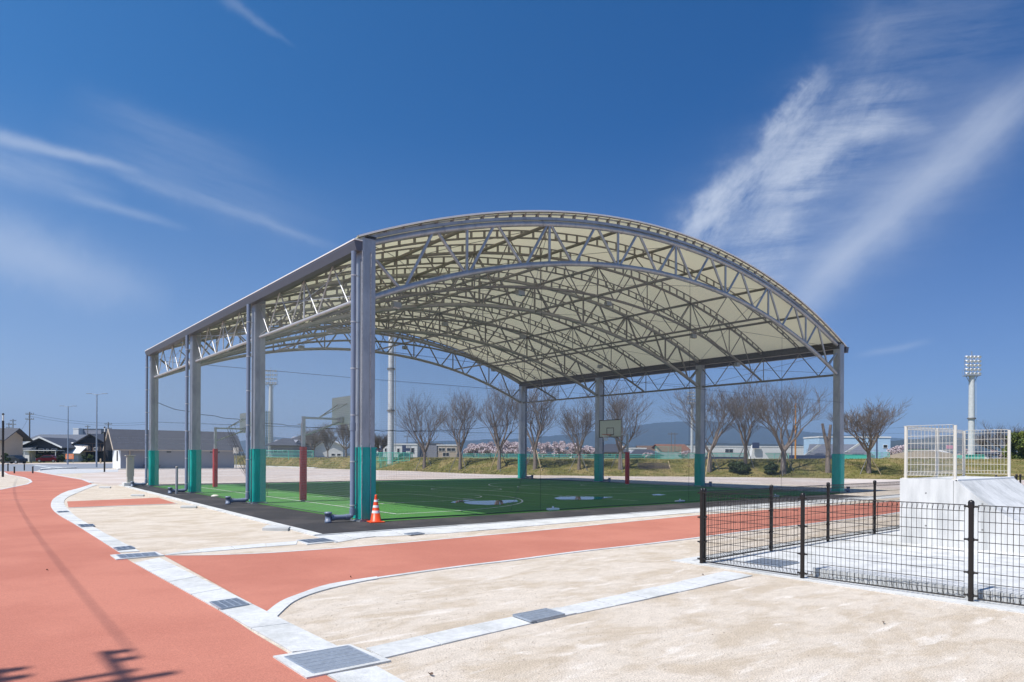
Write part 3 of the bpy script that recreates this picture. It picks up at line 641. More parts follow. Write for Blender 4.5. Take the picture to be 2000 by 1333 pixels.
# rafter ladders under the membrane, every quarter bay
for q in range(13):
    y = BAY * .25 * q; main = q % 4 == 0; trs = q % 2 == 0
    t = MB(); off = .085
    t.path([(p[0], p[1], p[2] - .05) for p in arcpts(rfz, y, -.25, W + .3)], .028, 6)
    if q in (0, 12):
        pts = arcpts(upz, y, H0 - .1, W - H0 + .1, dz=.155); hw = .05
        vs = []; 
        for p in pts: vs += [(p[0], y - hw, p[2] - .045), (p[0], y + hw, p[2] - .045), (p[0], y + hw, p[2] + .045), (p[0], y - hw, p[2] + .045)]
        n = len(pts); t.add(vs, [(i * 4 + j, (i + 1) * 4 + j, (i + 1) * 4 + (j + 1) % 4, i * 4 + (j + 1) % 4) for i in range(n - 1) for j in range(4)])
    elif not trs: t.path(arcpts(upz, y, H0, W - H0, dz=.06), .035, 6)
    o = t.build('rafter', 'steel' if q == 0 else 'steel_shade_tone', pav)
    l = MB(); nb = 48; ends = q in (0, 12)
    for k in range(1, nb):
        if ends: l = MB()
        u = W * k / nb; z0 = upz(u) + (.198 if q in (0, 12) else .03); z1 = rfz(u) - .04
        if q in (0, 12):
            s = -1 if q == 0 else 1
            l.add([(u - .05, y - .03, z0), (u + .05, y - .03, z0), (u + .05, y + .03, z0), (u - .05, y + .03, z0), (u - .012, y - .12, z1), (u + .012, y - .12, z1), (u + .012, y + .03, z1), (u - .012, y + .03, z1)],
                  [(3, 2, 1, 0), (4, 5, 6, 7), (0, 1, 5, 4), (1, 2, 6, 5), (2, 3, 7, 6), (3, 0, 4, 7)])
        else: l.box(u - .045, u + .045, y - .012, y + .012, z0, z1)
        if ends: l.build('rafter_bracket', 'steel_shade_tone', o)
    if not ends: inner_br.append(l)
l = MB()
for q_ in inner_br: l.add(q_.v, q_.f)
tag(l.build('rafter_bracket', 'steel_shade_tone', pav), kind='stuff')
# lengthwise purlins and trusses
for k in range(1, 8):
    u = W * k / 8; t = MB()
    t.tube((u, 0, upz(u) - .02), (u, YB, upz(u) - .02), .058, 8)
    o = t.build('purlin', 'steel_shade_tone', pav)
    if k in (2, 4, 6):
        t = MB(); t.tube((u, 0, loz(u)), (u, YB, loz(u)), .05, 8)
        for b in range(3):
            for j in range(8):
                ya = BAY * (b + j / 8); yb2 = BAY * (b + (j + 1) / 8); za, zb = (upz(u), loz(u)) if j % 2 == 0 else (loz(u), upz(u)); t.tube((u, ya, za), (u, yb2, zb), .022, 6)
        t.build('lengthwise_truss', 'steel_shade_tone', pav)
for k in (3, 5, 9, 11):                 # small rails
    u = W * k / 16 if k != 5 else W * 5 / 16
t = MB()
for b in range(3):
    for k in range(0, 8, 2):
        for (k0, k1) in ((k, k + 2), (k + 2, k)):
            a = max(H0, W * k0 / 8); c = min(W - H0, W * k1 / 8); pts = []
            for j in range(9): f = j / 8; u = a + (c - a) * f; pts.append((u, BAY * (b + f), upz(u) - .10))
            t.path(pts, .011, 4)
t.build('bracing_rods', 'steel_shade_tone', pav)
# eaves: beam, truss, gutter
for side in (0, 1):
    x = .10 if side == 0 else W - .10; s = -1 if side == 0 else 1
    mb = MB(); mb.box(x - .09, x + .09, -.12, YB + .12, 7.13 + .04 * (1 - side), 7.40); mb.box(x - .14, x + .14, -.12, YB + .12, 7.38, 7.42); mb.box(x - .13, x + .13, -.12, YB + .12, 7.10 + .04 * (1 - side), 7.133 + .04 * (1 - side))
    mb.build('eaves_beam', 'beam', pav)
    t = MB(); xx = 0 if side == 0 else W; t.tube((xx, 0, 5.84), (xx, YB, 5.84), .055, 8)
    for b in range(3):
        for j in range(8):
            ya = BAY * (b + j / 8); yb2 = BAY * (b + (j + 1) / 8); za, zb = (7.08, 5.86) if j % 2 == 0 else (5.86, 7.08); t.tube((xx, ya, za), (xx, yb2, zb), .024, 6)
        t.tube((xx, BAY * (b + .5), 5.86), (xx, BAY * (b + .5), 7.08), .024, 6)
        t.path([(xx, BAY * b, 7.0), (xx, BAY * (b + 1), 5.9)], .01, 4); t.path([(xx, BAY * b, 5.9), (xx, BAY * (b + 1), 7.0)], .01, 4)
    t.build('eaves_truss', 'steel_shade_tone' if side else 'steel_lit', pav)  # left truss coloured as sunlit steel, right truss as shaded steel
    g = MB(); xo = -.16 if side == 0 else W + .46
    prof_ = [(xo - s * .02, 7.22), (xo + s * .24, 7.22), (xo + s * .25, 7.17), (xo + s * .19, 6.97), (xo - s * .0, 6.97)]
    g.xprism(prof_, 1, -.16, YB + .16); gt = g.build('gutter', 'gutter', pav)
    g = MB(); g.box(min(xo - s * .03, xo + s * .26), max(xo - s * .03, xo + s * .26), -.18, YB + .18, 7.222, 7.25); g.build('gutter_lip', 'white_edge' if side == 0 else 'beam', gt)
# membrane
n = 72; mb = MB(); us = [XL + (W + .465 - XL) * i / n for i in range(n + 1)]
seg = 26; y0m, y1m = -.17, YB + .17
for i, u in enumerate(us):
    for j in range(seg + 1):
        y = y0m + (y1m - y0m) * j / seg; q = ((y / (BAY / 4)) % 1); dip = -.02 * math.sin(math.pi * q) if 0 <= y <= YB else 0
        mb.v.append((u, y, rfz(u) + dip))
for i in range(n):
    for j in range(seg): mb.f.append((i * (seg + 1) + j, (i + 1) * (seg + 1) + j, (i + 1) * (seg + 1) + j + 1, i * (seg + 1) + j + 1)); mb.sm.append(True)
mem = mb.build('membrane_roof', 'membrane', pav)
for y in (y0m, y1m):
    t = MB(); pts = arcpts(rfz, y, XL, W + .465); vs = []
    for p in pts: vs += [(p[0], y - .02, p[2] - .015), (p[0], y + .10, p[2] + .002), (p[0], y + .10, p[2] + .03), (p[0], y - .02, p[2] + .03)]
    k = len(pts); t.add(vs, [(i * 4 + j, (i + 1) * 4 + j, (i + 1) * 4 + (j + 1) % 4, i * 4 + (j + 1) % 4) for i in range(k - 1) for j in range(4)]); t.build('roof_edge_trim', 'white_edge', mem)
    t = MB(); t.path([(p[0], y + .03, p[2] - .03) for p in pts], .012, 5); t.build('edge_cable', 'cable', mem)
# columns, pads, downpipes
def rr_prism(mb, cx, cy, h, r, z0, z1, wob=0, rg=None):
    poly = []
    for (sx, sy, a0) in ((1, 1, 0), (-1, 1, 90), (-1, -1, 180), (1, -1, 270)):
        for k in range(5): a = math.radians(a0 + 22.5 * k); poly.append((cx + sx * (h - r) + math.cos(a) * r, cy + sy * (h - r) + math.sin(a) * r))
    zs = [z0 + (z1 - z0) * i / 10 for i in range(11)]; n = len(poly); vs = []
    for z in zs: vs += [(x + (rg.uniform(-wob, wob) if rg else 0), y + (rg.uniform(-wob, wob) if rg else 0), z) for x, y in poly]
    mb.add(vs, [(i * n + j, i * n + (j + 1) % n, (i + 1) * n + (j + 1) % n, (i + 1) * n + j) for i in range(10) for j in range(n)], True)
    mb.add(vs[:n], [tuple(range(n))]); mb.add(vs[-n:], [tuple(range(n))])
colm = MB(); rr_prism(colm, 0, 0, .188, .02, 0.0, 7.30); col0 = None; pad0 = None
def part_copy(src, parent, loc):
    o = src.copy(); scene.collection.objects.link(o); o.parent = parent; o.location = loc; return o
for s in (0, 1):
    for k in range(4):
        x = s * W; y = k * BAY; sg = -1 if s == 0 else 1
        if col0 is None:
            col0 = colm.build('column', 'steel', pav, fix=True)
            pm = MB(); rr_prism(pm, 0, 0, .225, .05, .07, 1.92, .006, random.Random(4)); [pm.box(a_, b_, c_, d_, .08, 1.91) for a_, b_, c_, d_ in ((-.14, -.11, -.230, -.22), (-.230, -.22, .10, .13), (.11, .14, .22, .230), (.22, .230, -.13, -.10))]; [pm.box(-.228, .228, -.228, .228, z_, z_ + .03) for z_ in (1.885, .075)]; pad0 = pm.build('column_pad', 'teal', col0)
            bm_ = MB(); bm_.box(-.27, .27, -.27, .27, .006, .03)
            for a in (-1, 1):
                for b in (-1, 1): bm_.tube((a * .245, b * .245, .03), (a * .245, b * .245, .065), .018, 6)
            base0 = bm_.build('base_plate', 'steel', col0); cp = MB(); cp.box(-.20, .20, -.20, .20, 7.301, 7.315); cap0 = cp.build('cap_plate', 'steel', col0)
            c = col0
        else:
            c = part_copy(col0, pav, (x, y, 0)); part_copy(pad0, c, (0, 0, 0)); part_copy(base0, c, (0, 0, 0)); part_copy(cap0, c, (0, 0, 0))
        px_ = x + sg * (.345 if s == 0 else .42); pm = MB(); pm.path([(px_, y, 6.97), (px_, y, .24), (px_ + sg * .03, y, .16), (px_ + sg * .10, y, .13), (px_ + sg * .60, y, .13)], .066, 12)
        pm.tube((px_, y, .17), (px_, y, .34), .078, 12); pm.tube((px_, y, 2.35), (px_, y, 2.55), .076, 12); pm.tube((px_ + sg * .08, y, .13), (px_ + sg * .2, y, .13), .078, 12); pm.tube((px_ + sg * .50, y, .13), (px_ + sg * .60, y, .13), .078, 12)
        dp = pm.build('downpipe', 'pipe', pav)
        tm = MB(); tm.lathe((px_ + sg * .66, y, 0), [(0, .0), (.085, .0), (.085, .07), (.075, .07), (.075, .22), (.092, .22), (.092, .28), (.0, .285)], 14); tm.build('pipe_tee', 'pipe', dp)
        for z in (.42, 1.55, 2.75, 3.95, 5.15, 6.35):
            cl = MB(); cl.tube((px_, y, z - .018), (px_, y, z + .018), .074, 12); cl.tube((px_, y, z), (x + sg * .2, y, z), .010, 5); cl.build('pipe_clamp', 'steel_lit', dp)
cc = col0
for (dx, w_) in ((-.205, .010), (.045, .011)):
    rg0 = random.Random(3); MB().path([(dx + rg0.uniform(-.006, .006), -.238 if z_ < 1.95 else -.205, z_) for z_ in [.05 + .09 * i for i in range(78)]], w_, 5).build('lacing_cord', 'rope_pale', cc)
# ---------------------------------------------------------------- nets hung inside the frame
def net_panel(name, pts, m, label):      # pts: closed outline
    mb = MB(); mb.add(pts, [tuple(range(len(pts)))]); o = mb.build(name, m); return tag(o, label, 'net')
ft = arcpts(loz, -.24, .3, W - .3, 30, -.1)
NL = 'hanging sports nets around the pavilion'
o = thing('protective_net', 'fine dark sports net hanging across the near arched front of the pavilion', 'net', group=None)
def net_sheet(parent, pts, m): mb = MB(); mb.add(pts, [tuple(range(len(pts)))]); return mb.build('mesh', m, parent)
def rope(parent, pts, r=.008, name='rope'): return MB().path(pts, r, 5).build(name, 'cable', parent)
net_sheet(o, [(W - .3, -.24, .03), (.3, -.24, .03)] + ft, 'netx'); rope(o, [(.3 + (W - .6) * i / 24, -.24, .03 + .012 * math.sin(i * 1.7)) for i in range(25)], .010)
rope(o, [(.2, -.24, 4.45)] + [(W * i / 20, -.24, 4.45 - .10 * math.sin(math.pi * i / 20)) for i in range(1, 20)] + [(W - .2, -.24, 4.45)], .006, 'support_cable')
for x in (5.9, 13.4, 20.0): rope(o, [(x, -.24, .05), (x, -.24, loz(x) - .1)], .006, 'edge_rope')
rope(o, [(4.7, -.23, .04), (5.5, -.1, 1.6), (5.9, -.2, 2.6)], .005, 'tie_rope')
o = thing('protective_net', 'fine dark sports net along the left side between the downpipe columns', 'net')
net_sheet(o, [(.0, .3, .03), (0, YB - .3, .03), (0, YB - .3, 7.0), (0, .3, 7.0)], 'nety'); rope(o, [(0, .3 + (YB - .6) * i / 24, .04) for i in range(25)], .010)
rg = random.Random(5); 
for y0 in (.28, 8.45): rope(o, [(-.27 if y0 < 1 else -.27, y0 - .5 if y0 < 1 else y0 - .5, .1 + i * .35) for i in range(20)], .008, 'lacing_cord')
o = thing('protective_net', 'fine dark sports net across the far rear side of the pavilion', 'net')
net_sheet(o, [(W - .3, YB, .03), (.3, YB, .03)] + arcpts(loz, YB, .3, W - .3, 30, -.1), 'netx')
rope(o, [(.2, YB, 6.75), (W / 2, YB, 6.7), (W - .2, YB, 6.75)], .012, 'support_cable'); rope(o, [(.2, YB, 3.45), (W / 2, YB, 3.4), (W - .2, YB, 3.45)], .010, 'support_cable')
pts = [(.2 + (W - .4) * i / 60, YB, 4.5 - 1.15 * math.sin(math.pi * min(1, i / 60)) ** .6 + .03 * math.sin(i * 2.1)) for i in range(61)]; rope(o, pts, .016, 'sagging_rope')
o = thing('protective_net', 'fine dark sports net along the right side facing the trees', 'net')
net_sheet(o, [(W, .3, .03), (W, YB - .3, .03), (W, YB - .3, 5.8), (W, .3, 5.8)], 'nety'); rope(o, [(W, .3, .04), (W, YB - .3, .04)], .010)
# bunched net gathered beside the second column
o = MB(); rg = random.Random(9)
for i in range(16):
    x = .9 + rg.uniform(0, .9); y = 12.4 + rg.uniform(-.5, .5); o.path([(x, y, .03), (x + rg.uniform(-.2, .2), y, .5), (x * .4 + .3 + rg.uniform(-.1, .1), y, 1.2), (.2 + rg.uniform(0, .3), y, 2.4 + rg.uniform(0, .6))], .006, 4)
tag(o.build('gathered_net', 'cable'), 'loosely gathered dark net cords hanging behind the second teal pad', 'net')
WL = {1080: 'white net weight block on the asphalt, leftmost of the front row', 1328: 'white net weight block on the asphalt, middle of the front row', 1514: 'white net weight block seen through the black fence'}
for px, py in ((1080, 998), (1328, 982), (1514, 971.5)):
    g = G(px, py); mb = MB(); mb.prism([(g[0] - .20, g[1] - .09), (g[0] + .20, g[1] - .09), (g[0] + .20, g[1] + .09), (g[0] - .20, g[1] + .09)], .02, .085); mb.tube((g[0], g[1], .085), (g[0], g[1], .14), .03, 8)
    tag(mb.build('net_weight', 'purewhite', loc=(g[0], g[1], 0), bev=.01), WL[px], 'weight', 'white net weights')
g = G(420, 971); mb = MB(); mb.lathe((g[0], g[1], 0), [(.0, .006), (.16, .01), (.15, .05), (.08, .09), (0, .095)], 12); tag(mb.build('sandbag', 'cream'), 'small pale sandbag lying on the asphalt beside the net', 'sandbag')
# floodlights hung on the trusses
FL = [(3.2, 4.08), (8.6, 4.08), (13.5, 4.08), (19.5, 4.08), (23.2, 4.08), (4.5, 12.2), (10.5, 12.2), (15.5, 12.2), (21.5, 12.2), (6.5, 20.4), (13, 20.4), (19.8, 20.4)]
fl0 = None; pos_words = ['near left end', 'left of the crown', 'under the crown', 'right of the crown', 'near right end', 'at the left', 'left of centre', 'right of centre', 'at the right', 'left', 'centre', 'right']
for i, (x, y) in enumerate(FL):
    z = loz(x); ln_ = 'first' if i < 5 else ('middle' if i < 9 else 'far')
    lab = 'small grey floodlight hanging %s of the %s thin inner arch' % (pos_words[i], ln_)
    if fl0 is None:
        fl0 = thing('floodlight', lab, 'floodlight', (x, y, z), group='floodlights hanging under the roof arches')
        b = MB(); b.box(-.15, .15, -.10, .10, -.32, -.16); b.box(-.12, .12, -.08, .08, -.16, -.13); b.build('lamp_housing', 'steel', fl0, bev=.02)
        b = MB(); b.path([(-.17, 0, -.24), (-.17, 0, -.06), (.17, 0, -.06), (.17, 0, -.24)], .012, 5); b.tube((0, 0, -.06), (0, 0, .0), .02, 6); b.build('bracket', 'steel_shade_tone', fl0)
        b = MB(); b.box(-.13, .13, -.08, .08, -.327, -.322); b.build('lens', 'glass', fl0)
    else:
        c = copy_tree(fl0); c.location = (x, y, z); c['label'] = lab
# ---------------------------------------------------------------- basketball stands
def hoop(x, y, s, label):
    t = thing('basketball_stand', label, 'hoop', (x, y, 0), 0 if s > 0 else math.pi, 'basketball stands around the court')
    b = MB(); b.box(-.055, .055, -.055, .055, .01, 3.14); b.build('post', 'steel_lit', t)
    b = MB(); rr_prism(b, 0, 0, .105, .03, .05, 2.02, .003, random.Random(2)); b.build('post_pad', 'redpad', t)
    b = MB(); b.box(.0, 1.42, -.045, .045, 3.055, 3.13); b.box(1.40, 1.50, -.16, .16, 2.93, 3.17); b.tube((.05, 0, 2.45), (1.40, 0, 2.98), .035, 8); b.build('arm', 'steel_lit', t)
    b = MB()
    for sy in (-1, 1): b.tube((.62, sy * .02, 3.13), (1.52, sy * .42, 3.66), .022, 6)
    b.tube((1.52, -.42, 3.66), (1.52, .42, 3.66), .015, 5); b.build('brace', 'steel_lit', t)
    b = MB(); b.box(1.52, 1.55, -.90, .90, 2.90, 3.95); bd = b.build('backboard', 'board', t)
    b = MB()
    for (a0, a1, z0, z1) in ((-.90, .90, 2.90, 2.935), (-.90, .90, 3.915, 3.95), (-.90, -.865, 2.935, 3.915), (.865, .90, 2.935, 3.915), (-.295, .295, 3.03, 3.07), (-.295, .295, 3.44, 3.48), (-.295, -.255, 3.07, 3.44), (.255, .295, 3.07, 3.44)): b.box(1.551, 1.556, a0, a1, z0, z1)
    b.build('board_marking', 'black', bd)
    b = MB(); b.path([(1.56, -.902, 2.9), (1.56, .902, 2.9), (1.56, .902, 3.95), (1.56, -.902, 3.95)], .014, 4, closed=True); b.build('board_frame', 'black', bd)
    b = MB(); b.path([(1.94 + .225 * math.cos(a * math.pi / 12), .225 * math.sin(a * math.pi / 12), 3.05) for a in range(24)], .011, 6, closed=True); b.box(1.55, 1.72, -.09, .09, 3.0, 3.04); rm = b.build('rim', 'rim', t)
    b = MB()
    for a in range(12):
        t0 = a * math.pi / 6; t1 = t0 + math.pi / 6
        for (ta, tb) in ((t0, t1), (t1, t0)):
            b.path([(1.94 + .22 * math.cos(ta), .22 * math.sin(ta), 3.04), (1.94 + .15 * math.cos(tb), .15 * math.sin(tb), 2.85), (1.94 + .11 * math.cos(ta), .11 * math.sin(ta), 2.68)], .005, 3)
    b.build('hoop_net', 'purewhite', t); return t
p_ = G(592, 980); hoop(p_[0], p_[1], 1, 'basketball stand on the lit green court between the two nearest left columns')
p_ = G(420, 953); hoop(p_[0], p_[1], 1, 'basketball stand behind, between the second and third left columns')
p_ = G(1225, 947.3); hoop(p_[0], p_[1], -1, 'basketball stand on the shaded far side, backboard front facing the court')
# ---------------------------------------------------------------- traffic cone
g = G(734, 1021); t = thing('traffic_cone', 'orange traffic cone with three white bands standing beside the nearest teal pad', 'cone', (g[0], g[1], .008), math.radians(-12))
b = MB(); b.prism([(-.19, -.19), (.19, -.19), (.19, .19), (-.19, .19)], .0, .028); b.build('cone_base', 'cone', t, bev=.012)
b = MB(); b.lathe((0, 0, 0), [(.155, .028), (.148, .05), (.135, .055), (.028, .66), (.030, .68), (.022, .70), (0, .705)], 28); cb = b.build('cone_body', 'cone', t)
for z0, z1 in ((.235, .30), (.375, .435), (.52, .575)):
    r = lambda z: .135 + (.028 - .135) * (z - .055) / (.66 - .055) + .002
    b = MB(); b.lathe((0, 0, 0), [(r(z0), z0), (r(z1), z1)], 28); b.build('reflective_band', 'refl', cb)
# ================================================================ drain grates and slabs
def grate(px, z, label, bars=14, cross=4, frame=None, name='drain_grate', flip=False, fw_=None):
    c = [Vector(G(*p)) for p in px]       # corners in order a b c d ; bars run a->b direction
    if flip: c = c[1:] + c[:1]
    cen = sum(c, Vector((0, 0))) / 4; t = thing(name, label, 'drain grate', (cen.x, cen.y, z))
    L_ = [p - cen for p in c]
    pit = MB(); pit.sheet([tuple(p) for p in L_], .003); pit.build('pit', 'dark', t)
    def bar(mb, p, q, w, h0, h1):
        d = (q - p).normalized(); n = Vector((-d.y, d.x)) * w; mb.prism([tuple(p + n), tuple(q + n), tuple(q - n), tuple(p - n)], h0, h1)
    b = MB()
    for i in range(bars + 1):
        f = i / bars; bar(b, L_[0].lerp(L_[3], f), L_[1].lerp(L_[2], f), .0042 if i not in (0, bars) else .008, .004, .020)
    b.build('bearing_bars', 'grate', t)
    b = MB()
    for i in range(cross + 1):
        f = i / cross; bar(b, L_[0].lerp(L_[1], f), L_[3].lerp(L_[2], f), .006, .0045, .0215)
    b.build('cross_bars', 'grate', t)
    if frame:
        o = [Vector(G(*p)) - cen for p in frame]; 
        if flip: o = o[1:] + o[:1]
        f = MB()
        for i in range(4): j = (i + 1) % 4; f.prism([tuple(o[i]), tuple(o[j]), tuple(L_[j]), tuple(L_[i])], -.02, .018)
        f.build('concrete_frame', 'conc', t)
    return t
grate([(556, 1287.4), (680, 1265.5), (741.4, 1294.4), (612.7, 1320)], .0, 'large square steel grate in a concrete frame, nearest on the wide drain', 44, 6, [(533, 1285.5), (682.6, 1262), (764, 1294), (598.7, 1328)], flip=True)
grate([(227, 1086), (302, 1081), (311, 1087.3), (236, 1093)], .0, 'pale framed steel grate where the white channel widens', 30, 5, [(215, 1086), (305, 1079.3), (322, 1086.6), (227, 1095)])
grate([(410, 1181.3), (462, 1173.8), (485, 1185), (432, 1194.5)], .014, 'small four-panel grate set in the wide drain beside the path fork', 22, 4)
grate([(1002, 1207), (1067.5, 1194.5), (1102.5, 1205), (1037.5, 1219.5)], .015, 'grey grate in the cross channel over the foreground gravel', 30, 4, flip=True)
grate([(222, 1073), (255, 1069.7), (264, 1074), (230, 1077.3)], .014, 'thin grate crossing the curved channel just before its wide frame', 14, 3)
grate([(152, 1027.5), (181, 1026.3), (185, 1029.6), (159, 1031.3)], .014, 'thin grate crossing the middle of the curved channel', 12, 3)
grate([(111, 1001), (131, 1000), (135, 1001.6), (114, 1002.8)], .014, 'thin grate near the bend of the curved channel', 10, 2)
grate([(581, 1057), (632, 1053), (654, 1058.5), (603, 1063)], .0, 'grate beside the asphalt corner in the front channel', 22, 4, [(579, 1056.5), (635, 1052), (660, 1059), (600, 1065)])
grate([(789, 1045), (815, 1042.3), (829, 1044.5), (803, 1047.3)], .013, 'pale grate in the front channel below the orange cone', 14, 3)
grate([(1453.6, 1101), (1488.5, 1094), (1560.7, 1102), (1520.8, 1109.7)], .011, 'dark square grate inside the black fence corner', 30, 4)
def slab_cover(px, label, h=.05):
    P = Gs(*px); c = (sum(p[0] for p in P) / 4, sum(p[1] for p in P) / 4); mb = MB(); mb.prism(P, 0, h); return tag(mb.build('utility_cover', 'conc2', loc=(c[0], c[1], 0)), label, 'cover', 'low concrete covers in the gravel')
slab_cover([(512, 1037), (521, 1031), (567, 1033), (562, 1038)], 'raised grey cover slab in the gravel nearest the asphalt corner', .06)
slab_cover([(352, 993), (355, 990.5), (385, 990.7), (383, 993.2)], 'grey cover slab just below the red spur path', .05)
slab_cover([(255, 969.8), (257, 967.8), (282, 968.2), (280, 970.2)], 'thin grey cover slab above the red spur path', .05)
slab_cover([(193, 953.8), (196, 952.2), (217, 952.4), (215, 954.2)], 'thin grey cover slab beside the bend of the curved channel', .05)
# ---------------------------------------------------------------- black mesh fence
def mesh_panel(mb, p0, p1, z0, z1, sp=.057, hsp=.12, r=.0027, fold=.055, rh=.0042):
    d = Vector((p1[0] - p0[0], p1[1] - p0[1], 0)); Ln = d.length; d.normalize(); nrm = Vector((-d.y, d.x, 0)); k = max(1, int(Ln / sp)); P0 = Vector((p0[0], p0[1], 0))
    def bar(a, b, rr): mb.tube(a, b, rr, 4, caps=False)
    for i in range(k + 1):
        q = P0 + d * (Ln * i / k); u = Vector((0, 0, 1)); c = [q + u * z0 + nrm * fold, q + u * (z0 + .001), q + u * (z0 + fold * 1.4), q + u * (z1 - fold * 1.4), q + u * z1, q + u * (z1 - .001) + nrm * fold, q + u * (z1 - fold * 1.3)]
        bar(c[0], c[1], r); bar(c[1], c[4], r); bar(c[4], c[5], r); bar(c[5], c[6], r); bar(c[0], c[2], r)
    z = z0 + fold * 1.4; zs = [z0 + .0, z0 + fold * 1.4, z1 - fold * 1.3, z1]
    n = int(round((z1 - z0 - fold * 3) / hsp))
    for i in range(1, n): zs.append(z0 + fold * 1.4 + (z1 - z0 - fold * 2.7) * i / n)
    for z in zs: bar(P0 + Vector((0, 0, z)), P0 + d * Ln + Vector((0, 0, z)), rh)
    for z in (z0 + .001, z1 - .001):
        for ff in (1, .35): bar(P0 + nrm * fold * ff + Vector((0, 0, z)), P0 + nrm * fold * ff + d * Ln + Vector((0, 0, z)), rh)
def fence(name, label, pts, h, m, z=0.0, r=.029, sp=.057, hsp=.12, gap=.04, ball=True, wire=.0029, fold=.055, hs_=None):
    t = thing(name, label, 'fence', (pts[0][0], pts[0][1], z)); O = Vector((pts[0][0], pts[0][1]))
    post = None
    for i, p in enumerate(pts):
        q = Vector(p[:2]) - O
        if post is None:
            b = MB(); b.tube((0, 0, 0), (0, 0, h), r, 14)
            if ball: b.lathe((0, 0, h), [(r * 1.18, -.035), (r * 1.22, -.0), (r * .95, .018), (0, .030)], 12)
            post = b.build('post', m, t); post.location = (q.x, q.y, 0)
            cls_ = []
            for zz in ((.09, .36, .75, h - .05) if ball else (.1, h - .1)):
                cb = MB(); cb.tube((0, 0, zz - .018), (0, 0, zz + .018), r * 1.2, 12)
                if ball:
                    dd = (Vector(pts[1][:2]) - O).normalized()
                    for s in (-1, 1): cb.tube((dd.x * s * r * .9, dd.y * s * r * .9, zz), (dd.x * s * (r + .045), dd.y * s * (r + .045), zz), .013, 6)
                cls_.append(cb.build('clamp', m, post))
        else:
            c = part_copy(post, t, (q.x, q.y, 0)); [part_copy(cl, c, (0, 0, 0)) for cl in cls_]
        if i < len(pts) - 1:
            q1 = Vector(pts[i + 1][:2]) - O; d = (q1 - q).normalized(); a = q + d * (r + gap); b_ = q1 - d * (r + gap)
            mb = MB(); mesh_panel(mb, a, b_, .05, h - .035, sp, hsp, wire, fold); mb.build('mesh_panel', m, t, fix=False)
    return t
f0 = G(1370, 1103); f1 = G(1567, 1132.5); f2 = G(1896, 1178)
dfx = Vector(f2) - Vector(f1); dfx.normalize()
fence('mesh_fence', 'low black mesh fence running across the gravel towards the right foreground', [f0, f1, f2, tuple(Vector(f2) + dfx * 2.03), tuple(Vector(f2) + dfx * 4.06)], 1.19, 'black')
g1, g2, g3 = G(1506, 1078), G(1617, 1059), G(1708, 1044.3); dv = (Vector(g3) - Vector(g1)) / 2
fence('mesh_fence', 'low black mesh fence behind, running beside the red path to the ramp', [(f0[0] + .10, f0[1] + .02), g1, g2, g3] + [tuple(Vector(g3) + dv * k) for k in (1, 2, 3, 4, 5)], 1.19, 'black')
fence('mesh_fence', 'distant black mesh fence beyond the concrete ramp', [tuple(Vector(g3) + dv * 5 + Vector((.02, -.1))), tuple(Vector(g3) + dv * 5 + Vector((.1, -2.2))), tuple(Vector(g3) + dv * 5 + Vector((.2, -4.4))), tuple(Vector(g3) + dv * 5 + Vector((.3, -6.6)))], 1.19, 'black')
# ---------------------------------------------------------------- quarter pipe ramp
rx0, ry0 = G(1757, 1059.5, .12); RW, RH, ZB = 3.15, 1.33, .12
ramp = thing('skate_ramp', 'white concrete quarter-pipe skate ramp with a flat deck', 'ramp', (rx0, ry0, ZB))
deck = .95; prof_ = [(0, 0), (0, RH - ZB), (-deck, RH - ZB)]; hh = RH - ZB; R_ = 4.2; th = math.acos(1 - hh / R_); run = R_ * math.sin(th)
for i in range(1, 21): a = th * (1 - i / 20); prof_.append((-deck - run + R_ * math.sin(a), R_ * (1 - math.cos(a)) + (0.0 if i < 20 else .0)))
b = MB(); b.xprism(prof_, 0, 0, RW); b.build('ramp_body', 'ramp', ramp, bev=.008)
for (y, z) in ((-.45, .35), (-.45, .95), (-1.35, .35), (-1.35, .80), (-2.25, .25)): b = MB(); b.tube((-.002, y, z), (.01, y, z), .016, 10); b.build('tie_hole', 'conc_dark', ramp)
for q_ in ((-.0025, .002, -.905, -.897, .01, hh - .02), (-.0025, .002, -1.81, -1.802, .01, .74)): b = MB(); b.box(*q_); b.build('form_joint', 'conc_dark', ramp)
b = MB(); b.tube((0.0, -deck, hh - .004), (RW, -deck, hh - .004), .022, 10); b.build('coping', 'white_edge', ramp)
# cream guard fence on the deck
def gpanel(pts, label, h=.98): return fence('guard_fence', label, pts, h, 'cream', z=RH, r=.026, sp=.058, hsp=.13, gap=.01, ball=False, wire=.0040, fold=.05)
A = (rx0 + .08, ry0 - .07)
gt_ = thing('guard_fence', 'cream mesh guard fence standing round the ramp deck', 'fence', (A[0], A[1], RH))
ppts = [(0, -deck + .12), (0, 0), (RW / 2 - .08, 0), (RW - .16, 0), (RW - .16, -deck + .12)]; pst = None
for p in ppts:
    if pst is None: b = MB(); b.tube((0, 0, 0), (0, 0, .98), .027, 12); b.tube((0, 0, 0), (0, 0, .012), .06, 12); pst = b.build('post', 'cream', gt_); pst.location = (p[0], p[1], 0)
    else: part_copy(pst, gt_, (p[0], p[1], 0))
for p, q in zip(ppts[:-1], ppts[1:]):
    b = MB(); d = (Vector(q) - Vector(p)).normalized() * .03; mesh_panel(b, Vector(p) + d, Vector(q) - d, .06, .99, .058, .13, .0032, .05, .0036); b.build('mesh_panel', 'cream', gt_, fix=False)
